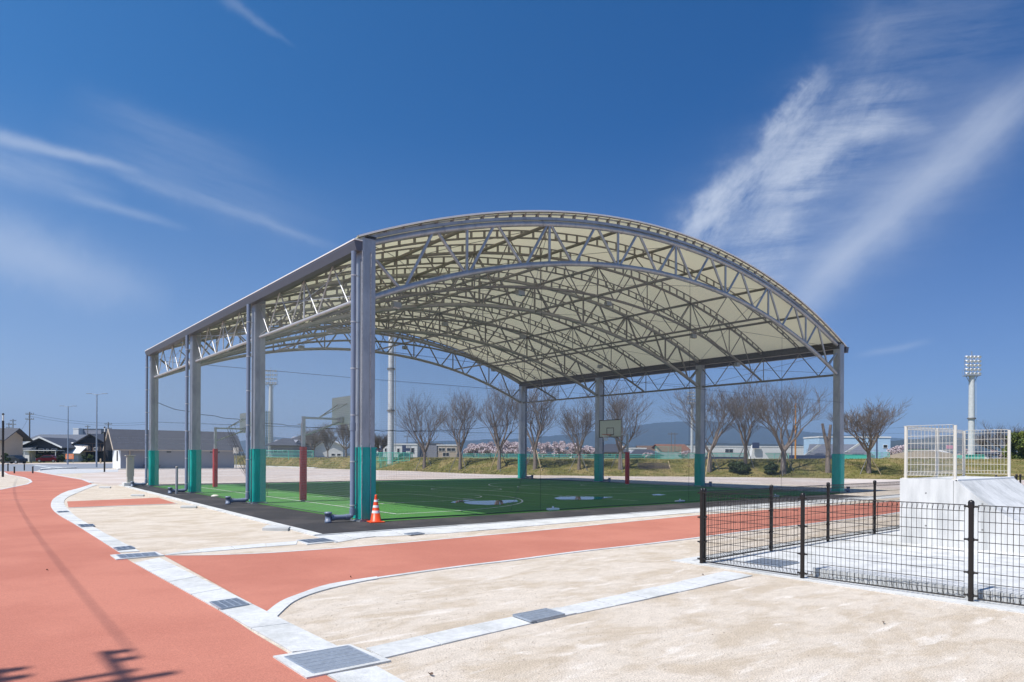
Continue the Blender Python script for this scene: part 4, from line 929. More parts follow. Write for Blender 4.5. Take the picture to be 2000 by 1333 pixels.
# a second low ramp block further right, just out of view, keeps the slab plausible
# ---------------------------------------------------------------- small things at the left of the pavilion
cx, cy = G(254, 950.5); t = thing('meter_cabinet', 'tall beige cabinet on a pale concrete block by the far left column', 'cabinet', (cx, cy, 0), math.radians(0))
b = MB(); b.box(-.34, .34, -.30, .30, 0, .20); b.build('concrete_base', 'conc', t, bev=.01)
b = MB(); b.box(-.15, .15, -.11, .11, .20, 1.62); b.box(-.17, .17, -.13, .13, .55, 1.60); b.build('cabinet_body', 'cabinet', t, bev=.006)
b = MB(); b.box(-.24, .24, -.18, .18, 1.62, 1.66); b.build('cabinet_cap', 'cabinet', t, bev=.008)
b = MB(); b.tube((.0, -.12, 1.25), (.0, -.15, 1.25), .02, 8); b.build('lock', 'steel', t)
b = MB(); b.box(-.05, .05, -.135, -.13, 1.4, 1.5); b.build('name_plate', 'steel', t)
gx_, gy_ = G(345, 965); t = thing('short_post', 'short grey steel post standing on the asphalt by the third column', 'post', (gx_, gy_, .006))
b = MB(); b.tube((0, 0, 0), (0, 0, 1.16), .055, 12); b.build('post_body', 'steel', t)
b = MB(); b.lathe((0, 0, 1.16), [(.066, -.04), (.066, .0), (.05, .03), (0, .035)], 12); b.build('post_cap', 'steel_shade_tone', t)
# park lamps : slim black posts with a glass band
def park_lamp(px, pyb, pyt, label):
    g = G(px, pyb); h = (pyb - pyt) * (EYE / ab(px, pyb)[1]) / F; t = thing('park_lamp', label, 'lamp', (g[0], g[1], 0), 0, 'slim black park lamps')
    b = MB(); b.tube((0, 0, 0), (0, 0, h * .865), .075, 12); b.build('post', 'black', t)
    b = MB(); b.tube((0, 0, h * .865), (0, 0, h * .955), .055, 12); b.build('lens', 'pole', t)
    b = MB(); b.lathe((0, 0, h * .955), [(.0, 0), (.075, 0), (.075, .09), (.05, .12), (0, .125)], 12); b.build('cap', 'black', t)
park_lamp(5.5, 932, 805, 'slim black park lamp at the left edge of the red path')
park_lamp(204, 922.5, 832, 'slim black park lamp in front of the grey gabled building')
def lot_lamp(px, pyb, pyt, label):
    g = G(px, pyb); Z = EYE / ab(px, pyb)[1]; h = (pyb - pyt) * Z / F; t = thing('street_lamp', label, 'street lamp', (g[0], g[1], 0), -YAW, 'twin-arm lamps over the parking lot')
    b = MB(); b.tube((0, 0, 0), (0, 0, h), .11, 10, .06); b.build('pole', 'lampgrey', t)
    for s in (-1, 1):
        b = MB(); b.path([(0, 0, h - .15), (s * .35, 0, h - .02), (s * .75, 0, h + .04)], .035, 6); a = b.build('arm', 'lampgrey', t)
        b = MB(); b.box(min(s * .7, s * 1.35), max(s * .7, s * 1.35), -.13, .13, h + .02, h + .10); b.build('lamp_head', 'lampgrey', a, bev=.02)
lot_lamp(188.5, 913, 770, 'taller twin-arm street lamp nearer the gabled building')
lot_lamp(132.5, 908, 794, 'shorter-looking twin-arm street lamp further left')
bp = [(15.5, 921, 906, 'leftmost slim bollard at the path mouth'), (28, 925, 912, 'dark bollard second from left'), (47.5, 919.5, 907, 'third bollard from left, set back'), (64, 925, 911.5, 'rightmost dark bollard by the pale gravel')]
for px, yb, yt, lab in bp:
    g = G(px, yb); Z = EYE / ab(px, yb)[1]; b = MB(); h = (yb - yt) * Z / F; b.tube((g[0], g[1], 0), (g[0], g[1], h), .06, 10); b.lathe((g[0], g[1], h), [(.075, -.06), (.075, 0), (0, .03)], 10)
    tag(b.build('bollard', 'black', loc=(g[0], g[1], 0)), lab, 'bollard', 'bollards across the red path')
# ---------------------------------------------------------------- utility pole behind the camera's left (casts the shadow on the red path)
tip = G(335, 1316); hp = 10.6; ux = tip[0] - hp / math.tan(SUN_EL) * math.cos(math.radians(3)); uy = tip[1] + hp / math.tan(SUN_EL) * math.sin(math.radians(3))
t = thing('utility_pole', 'concrete utility pole with crossarms and insulators whose shadow falls on the red path', 'utility pole', (ux, uy, 0))
b = MB(); b.tube((0, 0, 0), (0, 0, hp), .12, 14, .06); b.build('pole', 'poleconc', t)
b = MB(); b.box(-.03, .03, -1.0, 1.0, hp - .52, hp - .46); b.box(-.03, .03, -.9, .9, hp - 1.73, hp - 1.67); b.tube((-1.7, .25, hp - .9), (.0, .25, hp - .3), .05, 8); b.build('crossarm', 'steel', t)
for z in (hp - .45, hp - 1.66):
    for y in (-.9, -.55, .62, .9) if z > hp - 1 else (-.8, .55, .8):
        b = MB(); b.lathe((0, y, z), [(.0, 0), (.03, 0), (.07, .05), (.035, .09), (.07, .14), (.035, .18), (.06, .22), (0, .27)], 10); b.build('insulator', 'pole', t)
wires = MB()
def sag(a, b, s, n=24): a = Vector(a); b = Vector(b); return [a.lerp(b, i / n) - Vector((0, 0, s * 4 * (i / n) * (1 - i / n))) for i in range(n + 1)]
for (y, z) in ((.62, hp - .2),): wires.path(sag((ux, uy + y, z), (ux + 1.2 + y, uy + 52, z + .6), .7), .011, 5)
tag(wires.build('overhead_cable', 'cable'), 'overhead cable running from the utility pole beside the red path', 'cable')
# loose stones on the foreground gravel, nobody could count them
b = MB(); r = random.Random(12); gx0 = [(560, 1300), (2100, 1420), (2100, 1190), (1330, 1130), (700, 1150)]
def on_gravel(x, y):
    q = Vector((x - CU, y - CV)); R = q.x * rt.x + q.y * rt.y; Z = q.x * fw.x + q.y * fw.y
    if Z < 3: return False
    px = 1000 + R / Z * F; py = hz(1000 + R / Z * F) + EYE / Z * F
    if py > 1390 or px < 530 or px > 2080: return False
    if px > 1370 and py < 1104 + (px - 1370) * .145 + 6: return False
    up_ = 1196 - 42 * min(1, (px - 520) / 80) if px < 600 else 1157 - (px - 600) * .148 if px < 900 else 1108 - (px - 900) * .121
    if py < up_ + 6: return False
    if px < 800 and py > 1196 + (px - 520) * .5 - 6: return False
    yc0 = 1269 - (px - 714) * .2155; yc1 = 1294 - (px - 738) * .231
    if 690 < px < 1480 and yc0 - 4 < py < yc1 + 4: return False
    return True
k = 0
while k < 9000:
    Z = 4.2 + 11 * r.random() ** 1.3; R = r.uniform(-.36, .80) * Z; x = CU + rt.x * R + fw.x * Z; y = CV + rt.y * R + fw.y * Z
    if not on_gravel(x, y): continue
    s = r.uniform(.0025, .0065) * (1.6 if r.random() < .05 else 1); a = r.uniform(0, 6.28); P = [(x + math.cos(a + i * 1.57) * s * r.uniform(.7, 1.2), y + math.sin(a + i * 1.57) * s * r.uniform(.7, 1.2), .001) for i in range(4)] + [(x + r.uniform(-.3, .3) * s, y + r.uniform(-.3, .3) * s, s * r.uniform(.7, 1.1))]
    b.add(P, [(0, 1, 4), (1, 2, 4), (2, 3, 4), (3, 0, 4)]); k += 1
tag(b.build('loose_stones', 'stone', fix=False), 'loose small stones scattered on the gravel', 'stones', kind='stuff')
# debris on the ground
LV = [((1726, 1219), .055, 'small brown dead leaf lying on the foreground gravel at the right'), ((92, 1115.5), .05, 'tiny dark twig scrap on the red path at the left'), ((841, 1321), .06, 'dark dry leaf on the gravel just right of the large grate'), ((1373, 1125), .035, 'small dark leaf on the gravel below the fence corner'), ((685, 1129), .04, 'small brown scrap on the red side path')]
for (p, s, lab) in LV:
    g = G(*p); r = random.Random(int(p[0])); a = r.uniform(0, 3); vs = []
    b = MB(); n = 8; pts = [(math.cos(i * math.pi / 4) * s * .5, math.sin(i * math.pi / 4) * s * .22, .012 + .018 * abs(math.sin(i * math.pi / 4 + .4))) for i in range(n)]
    vs = [(g[0] + x * math.cos(a) - y * math.sin(a), g[1] + x * math.sin(a) + y * math.cos(a), z) for x, y, z in pts]; c = (g[0], g[1], .008)
    b.add(vs + [c], [(i, (i + 1) % n, n) for i in range(n)]); tag(b.build('dead_leaf', 'brownwall', loc=(g[0], g[1], 0)), lab, 'leaf')
# ================================================================ background helpers
PL = 1.40                                 # plateau beyond the bank
def site(px, Z, zb): p = D(px, 900, Z); return (p.x, p.y, zb)
def hgt(px, py, Z, zb): return D(px, py, Z).z - zb
def house(label, px0, px1, py_e, py_r, Z, zb, wall, roof, ridge='x', depth=8, oh=.5, rot=0, wins=(), cat='house', name='house', group=None, flat=False, wframe='white_edge', chim=False, hip=0):
    w = (px1 - px0) / F * Z; t = thing(name, label, cat, site(px0, Z, zb), -YAW + rot, group)
    he = hgt(px0, py_e, Z, zb); hr = max(he + .3, hgt((px0 + px1) / 2, py_r, Z + depth / 2, zb))
    b = MB()
    if flat:
        b.box(0, w, 0, depth, -.4, he); b.build('wall', wall, t); b = MB(); b.box(-.1, w + .1, -.1, depth + .1, he, he + .28); b.box(.2, w - .2, .2, depth - .2, he + .281, he + .30); b.build('roof', roof, t)
    elif ridge == 'x':
        b.xprism([(0, -.4), (0, he), (depth / 2, hr - .15), (depth, he), (depth, -.4)], 0, 0, w); b.build('wall', wall, t)
        k = (hr - he) / (depth / 2); b = MB(); hp_ = hip
        yy = (-oh, depth / 2, depth + oh); zz = (he - oh * k, hr, he - oh * k)
        for i in (0, 1):
            y0, y1, z0, z1 = (yy[0], yy[1], zz[0], zz[1]) if i == 0 else (yy[1], yy[2], zz[1], zz[2])
            xa0, xb0 = (-oh, w + oh); xa1, xb1 = (-oh + hp_, w + oh - hp_)
            P = [(xa0, y0, z0), (xb0, y0, z0), (xb1, y1, z1), (xa1, y1, z1)] if i == 0 else [(xa1, y0, z0), (xb1, y0, z0), (xb0, y1, z1), (xa0, y1, z1)]
            b.add([(p[0], p[1], p[2]) for p in P] + [(p[0], p[1], p[2] + .16) for p in P], [(3, 2, 1, 0), (4, 5, 6, 7), (0, 1, 5, 4), (1, 2, 6, 5), (2, 3, 7, 6), (3, 0, 4, 7)])
        if hip:
            for xe, xr in ((-oh, -oh + hp_), (w + oh, w + oh - hp_)): b.add([(xe, -oh, zz[0] + .16), (xe, depth + oh, zz[0] + .16), (xr, depth / 2, hr + .16)], [(0, 1, 2)])
        b.build('roof', roof, t)
    else:
        b.xprism([(0, -.4), (0, he), (w / 2, hr - .15), (w, he), (w, -.4)], 1, 0, depth); b.build('wall', wall, t)
        k = (hr - he) / (w / 2); b = MB()
        for s in (0, 1):
            x0, x1, z0, z1 = (-oh, w / 2, he - oh * k, hr) if s == 0 else (w / 2, w + oh, hr, he - oh * k)
            b.add([(x0, -oh, z0), (x1, -oh, z1), (x1, depth + oh, z1), (x0, depth + oh, z0), (x0, -oh, z0 + .18), (x1, -oh, z1 + .18), (x1, depth + oh, z1 + .18), (x0, depth + oh, z0 + .18)], [(3, 2, 1, 0), (4, 5, 6, 7), (0, 1, 5, 4), (1, 2, 6, 5), (2, 3, 7, 6), (3, 0, 4, 7)])
        b.build('roof', roof, t)
    for (u0, u1, v0, v1) in wins:
        x0, x1, z0, z1 = u0 * w, u1 * w, v0 * he, v1 * he; f = MB(); e = .07
        f.box(x0 - e, x1 + e, -.06, -.003, z1, z1 + e); f.box(x0 - e, x1 + e, -.08, -.003, z0 - e, z0); f.box(x0 - e, x0, -.06, -.003, z0, z1); f.box(x1, x1 + e, -.06, -.003, z0, z1)
        if x1 - x0 > 1.2: f.box((x0 + x1) / 2 - .03, (x0 + x1) / 2 + .03, -.05, -.003, z0, z1)
        fo = f.build('window', wframe, t); g = MB(); g.box(x0, x1, -.02, -.004, z0, z1); g.build('pane', 'glass', fo)
    return t, w, he, hr
def add_part(t, name, m, *boxes, bev=0):
    b = MB()
    for q in boxes: b.box(*q)
    return b.build(name, m, t, bev=bev)
# ---------------------------------------------------------------- grey gabled restroom block
Zb = EYE / ab(236, 917)[1]; p0 = Vector(G(236, 917)); 
t = thing('restroom_building', 'long grey single-storey building with dark gabled roof beyond the far left columns', 'building', (p0.x, p0.y, 0), 0)
bl = 12.6; dp_ = 5.0; he = 2.72; hr = 4.55
b = MB(); b.xprism([(0, .0), (0, he), (dp_ / 2, hr - .1), (dp_, he), (dp_, 0)], 0, 0, bl); b.build('wall', 'greywall', t)
b = MB(); b.box(-.02, bl + .02, -.03, dp_ + .02, 0, 1.15); b.box(.9, bl, -.025, 0, 1.15, 1.18); b.build('lower_wall', 'greywall', t)
add_part(t, 'sunlit_gable_wall', 'whitewall', (-.05, -.021, -.01, dp_ + .01, 0.02, he - .02))  # white panel puts the sunlight on the grey gable end into its colour
rb = MB(); k = (hr - he) / (dp_ / 2)
for (y0, y1, z0, z1) in ((-.75, dp_ / 2, he - .75 * k, hr), (dp_ / 2, dp_ + .75, hr, he - .75 * k)):
    rb.add([(-.9, y0, z0), (bl + .9, y0, z0), (bl + .9, y1, z1), (-.9, y1, z1), (-.9, y0, z0 + .12), (bl + .9, y0, z0 + .12), (bl + .9, y1, z1 + .12), (-.9, y1, z1 + .12)], [(3, 2, 1, 0), (4, 5, 6, 7), (0, 1, 5, 4), (1, 2, 6, 5), (2, 3, 7, 6), (3, 0, 4, 7)])
ro = rb.build('roof', 'roofd', t)
for fz in (.32, .55):
    for i in range(48):
        sg_ = MB(); x = -.5 + i * (bl + 1.0) / 48; y = -.75 + (dp_ / 2 + .75) * fz; z = he - .75 * k + (y + .75) * k; sg_.box(x, x + .10, y - .02, y + .02, z + .12, z + .17); sg_.build('snow_guard', 'steel_lit', ro)
b = MB(); b.box(-.9, bl + .9, -.80, -.74, he - .75 * k - .02, he - .75 * k + .10); b.xprism([(-.8, he - .8 * k - .02), (dp_ / 2, hr - .02), (dp_ + .8, he - .8 * k - .02), (dp_ + .8, he - .8 * k + .14), (dp_ / 2, hr + .14), (-.8, he - .8 * k + .14)], 0, -.96, -.90); b.build('fascia', 'beige', ro)
for x in (.85, 3.1, bl - 2.5): add_part(t, 'drain_pipe', 'beige', (x, x + .09, -.13, -.04, .02, he - .3))
add_part(t, 'side_door', 'glass', (-.09, -.051, 1.5, 2.2, .95, 2.1))
for x0, x1 in ((bl * .38, bl * .42), (bl * .77, bl * .86)): add_part(t, 'high_window', 'glass', (x0, x1, -.05, -.035, 1.95, 2.35))
add_part(t, 'bench_ledge', 'roofd', (2.2, 4.0, -.85, -.35, .42, .5), (2.3, 2.4, -.8, -.4, 0, .42), (3.8, 3.9, -.8, -.4, 0, .42))
add_part(t, 'step', 'conc', (-.5, bl + .3, -1.3, -.05, -.02, .10))
# ---------------------------------------------------------------- houses at the left
house('cream house with dark tiled roof cut off by the left edge of the view', -60, 6, 853, 838, 125, 0, 'beige', 'roofd', 'x', 5, 1.2, 0, [(.75, .82, .45, .65)])
house('very long grey low-pitched hall roof rising behind the black houses', 26, 260, 868, 850, 250, 0, 'greywall', 'roofm', 'x', 30, .5, 0, [(.5, .58, .6, .8)], name='hall', cat='hall')
house('tall flat grey building block with a white end standing above the long hall roof', 153, 197, 839, 838, 285, 0, 'greywall', 'roofm', 'x', 14, 0, 0, [(.42, .74, .75, .86)], name='block_building', cat='building', flat=True)
house('small bright white stair tower beside the tall grey block', 142.5, 153, 838, 837, 282, 0, 'whitewall', 'white_edge', 'x', 10, 0, 0, [], name='stair_tower', cat='building', flat=True)
tt, w_, he_, hr_ = house('black timber house with a wide white-edged gable and solar panels', 57, 112, 869, 857, 150, .1, 'blackwall', 'roofd', 'y', 9, 1.6, .05, [(.33, .50, .55, .75), (.78, .95, .55, .75), (.60, .65, .58, .74)])
b = MB(); k = (hr_ - he_) / (w_ / 2)
for s in (0, 1):
    x0, x1, z0, z1 = (-1.75, w_ / 2, he_ - 1.6 * k, hr_) if s == 0 else (w_ / 2, w_ + 1.75, hr_, he_ - 1.6 * k)
    b.add([(x0, -1.75, z0), (x1, -1.75, z1), (x1, -1.62, z1), (x0, -1.62, z0), (x0, -1.75, z0 + .35), (x1, -1.75, z1 + .35), (x1, -1.62, z1 + .35), (x0, -1.62, z0 + .35)], [(3, 2, 1, 0), (4, 5, 6, 7), (0, 1, 5, 4), (1, 2, 6, 5), (2, 3, 7, 6), (3, 0, 4, 7)])
b.build('bargeboard', 'whitewall', tt)
b = MB(); b.add([(-1.2, -1.4, he_ - 1.05 * k + .25), (w_ / 2 - .8, -1.4, hr_ - .6 * k + .13), (w_ / 2 - .8, 6, hr_ - .6 * k + .13), (-1.2, 6, he_ - 1.05 * k + .25)], [(0, 1, 2, 3)]); b.build('solar_panel', 'navy', tt)
add_part(tt, 'carport_roof', 'whitewall', (.8, 7.5, -3.2, -.1, 2.3, 2.45), (.9, 1.0, -3.1, -3.0, 0, 2.3), (7.3, 7.4, -3.1, -3.0, 0, 2.3))
house('low white house with a grey tiled lean-to roof at the foot of the black house', 34, 57, 878, 869, 148, .1, 'whitewall', 'roofm', 'x', 6, .4, 0, [(.2, .5, .3, .7)])
house('pale wall house with a long white sloping roof between two black houses', 108, 150, 884, 866, 152, .1, 'whitewall', 'whitewall', 'x', 9, .6, .12, [(.3, .4, .3, .6), (.65, .8, .3, .6)])
tt, w_, he_, hr_ = house('dark brown timber-framed house with pale balconies and blue-black roof', 151, 214, 866, 850, 156, .1, 'blackwall', 'roofd', 'y', 10, 1.0, -.08, [(.3, .42, .6, .76), (.55, .66, .62, .76)])
add_part(tt, 'balcony', 'beige', (.2, 1.9, -.9, -.05, 2.6, 3.5)); add_part(tt, 'balcony', 'beige', (2.2, 3.1, -.9, -.05, 2.6, 3.5))
add_part(tt, 'timber_frame', 'brownwall', (0, w_, -.04, -.005, he_ - .12, he_), (w_ / 2 - .08, w_ / 2 + .08, -.04, -.006, 2.4, he_ - .12), (w_ * .25, w_ * .25 + .12, -.04, -.006, 2.4, he_ - .12), (w_ * .75, w_ * .75 + .12, -.04, -.006, 2.4, he_ - .12))
add_part(tt, 'porch', 'brownwall', (1.5, 6.5, -2.6, -.06, 2.2, 2.35), (1.6, 1.75, -2.5, -2.35, 0, 2.2), (6.2, 6.35, -2.5, -2.35, 0, 2.2))
house('small white gable seen between the dark timber house and the restroom roof', 196, 206, 852, 845, 200, .1, 'whitewall', 'roofd', 'y', 8, .3, 0, [])
# far houses seen through the pavilion
house('grey-walled house with big dark hipped roofs right of the second column', 528, 572, 869, 858, 140, PL, 'greywall', 'roofd', 'x', 9, .8, .1, [(.55, .72, .35, .6), (.15, .3, .35, .6)], hip=2.2)
house('taller grey house with dark hipped roof behind the nearer red hoop pad', 556, 612, 864, 852, 150, PL, 'greywall', 'roofd', 'x', 9, .9, -.1, [(.3, .42, .4, .62)], hip=2.6)
house('white house with white pitched roof between the red pad and the downpipe', 614, 668, 871, 859, 150, PL, 'whitewall', 'white_edge', 'y', 8, .5, .18, [(.6, .72, .1, .3), (.8, .92, .1, .3)])
tt, w_, he_, hr_ = house('flat-topped white and navy apartment block behind the pale floodlight mast', 728, 815, 869, 868, 165, PL, 'whitewall', 'white_edge', 'x', 9, 0, 0, [(.27, .31, .45, .7), (.55, .60, .35, .7), (.86, .93, .35, .75)], name='apartment_block', cat='building', flat=True)
for a, b_ in ((.0, .22), (.66, .84)):
    add_part(tt, 'navy_panel', 'navy', (a * w_, b_ * w_, -.09, -.003, .3, he_ - .1))
    for i in range(2):
        for j in range(2): x = (a + .09 + i * .05) * w_; add_part(tt, 'small_window', 'whitewall', (x, x + .35, -.12, -.092, .9 + j * 1.3, 1.5 + j * 1.3))
house('plain grey warehouse just right of the apartment block', 815, 856, 868, 867, 170, PL, 'greywall', 'roofm', 'x', 12, 0, 0, [], name='warehouse', cat='building', flat=True)
house('two-storey beige building with a white balcony strip behind the second bare tree', 853, 893, 871, 870, 170, PL, 'beige', 'white_edge', 'x', 9, .2, 0, [(.1, .4, .55, .8), (.5, .9, .55, .8), (.3, .6, .1, .4)], name='apartment_block', cat='building', flat=True)
house('low dark-roofed house behind the cherry trees', 1118, 1162, 884, 875, 180, PL, 'whitewall', 'roofd', 'x', 9, .6, 0, [(.2, .4, .3, .7)])
house('cream house with dark hipped roof behind the basketball backboard', 1178, 1226, 882, 869, 170, PL, 'beige', 'roofd', 'x', 9, .8, .1, [(.2, .34, .35, .7), (.55, .68, .1, .7)], hip=2.5)
house('house with orange-brown gabled roof right of the red far pad', 1296, 1352, 882, 869, 200, PL, 'beige', 'rooft', 'x', 10, .6, .2, [(.3, .5, .3, .7)])
house('small white box building left of the orange-brown roof', 1232, 1262, 877, 876, 195, PL, 'whitewall', 'white_edge', 'x', 8, 0, 0, [], name='shed', cat='shed', flat=True)
house('grey hipped-roof house in front of the orange-brown roof', 1234, 1290, 889, 880, 165, PL, 'greywall', 'roofd', 'x', 8, .7, 0, [(.35, .55, .2, .7)], hip=2.2)
house('low brown-roofed house at the left of the orange-brown roof', 1252, 1300, 882, 872, 205, PL, 'beige', 'brownwall', 'x', 8, .7, 0, [(.3, .5, .3, .7)])
tt, w_, he_, hr_ = house('very long low white building beyond the ball field', 1316, 1620, 872.5, 872, 230, PL, 'whitewall', 'white_edge', 'x', 20, 0, 0, [(.52, .54, .45, .75), (.33, .38, .0, .8)], name='long_hall', cat='building', flat=True)
tt, w_, he_, hr_ = house('pale blue windowed block at the right end of the grandstand', 1600, 1739, 855, 854.5, 150, PL, 'pbluew', 'white_edge', 'x', 8, 0, 0, [(.90, .955, .55, .68)], name='stadium_block', cat='building', flat=True)
# grandstand
Zs = 138; w2 = (1722 - 1558) / F * Zs; t = thing('grandstand', 'stepped grey grandstand with rails in front of the pale blue block', 'grandstand', site(1558, Zs, PL), -YAW)
b = MB()
for i in range(9): b.box(w2 * .12 + i * .35, w2 * .92, i * .65, i * .65 + .66, 0 if i else 0, 1.0 + i * .28)
b.build('seating_tiers', 'greywall', t)
b = MB(); b.xprism([(w2 * .52, 1.1), (w2 * .56, 1.1), (w2 * .78, 3.5), (w2 * .74, 3.5)], 1, -.1, .2); b.build('stair', 'conc2', t); b = MB(); b.xprism([(w2 * .02, .2), (w2 * .06, .2), (w2 * .28, 3.0), (w2 * .24, 3.0)], 1, -.1, .2); b.build('stair', 'conc2', t)
b = MB()
for i in range(22): x = w2 * .1 + i * w2 * .85 / 21; b.tube((x, -.3, .9), (x, -.3, 2.0), .03, 4)
b.tube((w2 * .1, -.3, 2.0), (w2 * .95, -.3, 2.0), .035, 4); b.tube((w2 * .1, -.3, 1.5), (w2 * .95, -.3, 1.5), .03, 4); b.build('railing', 'steel', t)
b = MB(); b.box(-2, w2 * .6, -1.2, -.6, 0, .9); b.build('navy_skirting', 'navy', t)
# walls and mint fences
def wall_(label, px0, px1, py0, py1, Z, m, zb=PL, th=.25, name='wall', cat='wall'):
    w = (px1 - px0) / F * Z; h = hgt(px0, py0, Z, zb); b = MB(); b.box(0, w, 0, th, -.4, h); b.box(-.02, w + .02, -.03, th + .03, h, h + .06)
    o = b.build(name, m); o.location = site(px0, Z, zb); o.rotation_euler = (0, 0, -YAW); return tag(o, label, cat)
wall_('bright mint green field wall below the grandstand', 1648, 1700, 889, 0, 118, 'mint')
wall_('dark navy padded field wall behind the bushes', 1378, 1452, 893.5, 0, 125, 'navy')
wall_('long navy low wall left of the pale mast beyond the bank', 600, 900, 893, 0, 135, 'navy')
wall_('grey-brown flat canopy roof line behind the mint fence', 1280, 1545, 884, 0, 170, 'conc2')
def mesh_fence_far(label, px0, px1, pyt, Z, zb=PL, post=2.5, m='mintnet', pm='mint'):
    w = (px1 - px0) / F * Z; h = hgt(px0, pyt, Z, zb); t = thing('mesh_fence', label, 'fence', site(px0, Z, zb), -YAW)
    n = max(1, int(w / post)); b = None
    for i in range(n + 1):
        if b is None: q = MB(); q.tube((0, 0, -.3), (0, 0, h), .04, 5); b = q.build('post', pm, t)
        elif i < 60: part_copy(b, t, (w * i / n, 0, 0))
    q = MB(); q.tube((0, 0, h), (w, 0, h), .03, 4); q.tube((0, 0, .05), (w, 0, .05), .03, 4); q.tube((0, 0, h * .5), (w, 0, h * .5), .02, 4); q.build('rail', pm, t)
    q = MB(); q.add([(0, 0, 0), (w, 0, 0), (w, 0, h), (0, 0, h)], [(0, 1, 2, 3)]); q.build('mesh', m, t); return t
mesh_fence_far('mint mesh fence in front of the grey hipped houses', 515, 612, 880.5, 100)
mesh_fence_far('long mint mesh fence in front of the cherry blossom', 905, 1170, 887, 118)
mesh_fence_far('mint mesh fence running behind the red far pad', 1172, 1345, 888, 120)
mesh_fence_far('mint mesh fence in front of the long white building', 1345, 1540, 886, 126)
mesh_fence_far('mint mesh screen at the foot of the pale blue block', 1700, 1737, 884.5, 121, m='mintnet', post=1.5)
mesh_fence_far('taller mint mesh screen beside the orange-brown roof', 1280, 1330, 873, 160, post=2)
# near green cage round the pale mast
Zc, z0 = EYE / ab(765, 918.5)[1], 0.0; w = (799 - 732) / F * Zc; g0 = D(733, 918, Zc); hcg = hgt(733, 884.5, Zc, z0)
t = thing('mesh_cage', 'mint green mesh cage around the foot of the tall pale mast', 'fence', (g0.x, g0.y, z0), -YAW)
q = MB()
for i in range(7): q.tube((w * i / 6, 0, -.3), (w * i / 6, 0, hcg), .035, 6); q.tube((w * i / 6, 2.4, -.1), (w * i / 6, 2.4, hcg), .03, 6)
for z in (0.05, hcg * .55, hcg): q.tube((0, 0, z), (w, 0, z), .028, 5); q.tube((0, 2.4, z), (w, 2.4, z), .028, 5); q.tube((0, 0, z), (0, 2.4, z), .028, 5); q.tube((w, 0, z), (w, 2.4, z), .028, 5)
q.build('cage_frame', 'mint', t)
for (P, mm) in (([(0, 0, 0), (w, 0, 0), (w, 0, hcg), (0, 0, hcg)], 'mintnet'), ([(0, 2.4, 0), (w, 2.4, 0), (w, 2.4, hcg), (0, 2.4, hcg)], 'mintnet'), ([(w, 0, 0), (w, 2.4, 0), (w, 2.4, hcg), (w, 0, hcg)], 'mintnety')): q = MB(); q.add(P, [(0, 1, 2, 3)]); q.build('mesh', mm, t)
# ---------------------------------------------------------------- floodlight masts
def mast(label, px, Z, zb, py_top, rb, rt_, head=None, cols=5, rows_=4, hw=1.25, collars=(), mat_='pole', ladder=True, py_head=None):
    h = hgt(px, py_top, Z, zb); t = thing('floodlight_mast', label, 'floodlight mast', site(px, Z, zb), -YAW, 'tall stadium floodlight masts')
    b = MB(); b.tube((0, 0, -.3), (0, 0, h), rb, 18, rt_)
    b.build('mast', mat_, t)
    for z in collars: b = MB(); b.tube((0, 0, z - .1), (0, 0, z + .1), rb * 1.25, 18); b.build('collar', 'steel_shade_tone', t)
    if ladder:
        b = MB(); x = rb + .16
        for y in (-.2, .2): b.tube((x, y, 2), (x - (rb - rt_), y, h), .02, 4)
        z = 2.0
        while z < h: b.tube((x - (rb - rt_) * z / h, -.2, z), (x - (rb - rt_) * z / h, .2, z), .014, 4); z += .45
        z = 2.5
        while z < h: b.tube((0, 0, z), (x, 0, z), .018, 4); z += 2.2
        b.build('ladder', mat_, t)
    if head:
        z0 = h; b = MB(); b.box(-hw, hw, -.6, .6, z0, z0 + .10); b.tube((0, 0, z0), (0, 0, z0 + head + .9), .06, 6)
        for i in range(rows_): zz = z0 + .45 + i * (head - .4) / (rows_ - 1); b.box(-hw, hw, -.05, .05, zz - .04, zz + .04)
        for x in (-hw, -hw / 3, hw / 3, hw): b.box(x - .03, x + .03, -.06, .0, z0, z0 + head)
        for s in (-1, 1): b.tube((s * hw, .6, z0), (s * hw, .6, z0 + 1), .025, 4); b.tube((s * rb * .5, 0, z0 - 1.2), (s * hw * .8, 0, z0), .05, 5)
        b.tube((-hw, .6, z0 + 1), (hw, .6, z0 + 1), .025, 4); hd = b.build('lamp_frame', 'steel', t); l0 = None
        for i in range(rows_):
            for j in range(cols):
                p = (-hw + .22 + j * (2 * hw - .44) / (cols - 1), -.25, z0 + .45 + i * (head - .4) / (rows_ - 1))
                if l0 is None:
                    b = MB(); b.tube((0, .1, 0), (0, -.30, -.18), .13, 10, .27); b.tube((0, .1, 0), (0, .26, .03), .13, 8); l0 = b.build('lamp', 'purewhite', hd); l0.location = p
                else: part_copy(l0, hd, p)
    return t
mast('tall pale mast with collars rising behind the pavilion roof from the mint cage', 763, Zc + 1.2, .35, 640, .39, .33, None, collars=(6.9, 12.0))
mast('pale floodlight mast at the right standing above the cream ramp fence', 1897, 112, PL, 735, .50, .40, 3.1, cols=4, rows_=5, hw=1.15, collars=(6.9,))
mast('grey floodlight mast with a wide lamp head seen left of the nearest column', 528, 175, PL, 751, .70, .42, 3.4, cols=5, rows_=4, hw=1.6)
mast('thin distant floodlight mast left of the third right column', 1351, 190, PL, 790, .38, .30, 3.2, cols=4, rows_=4, hw=1.3)
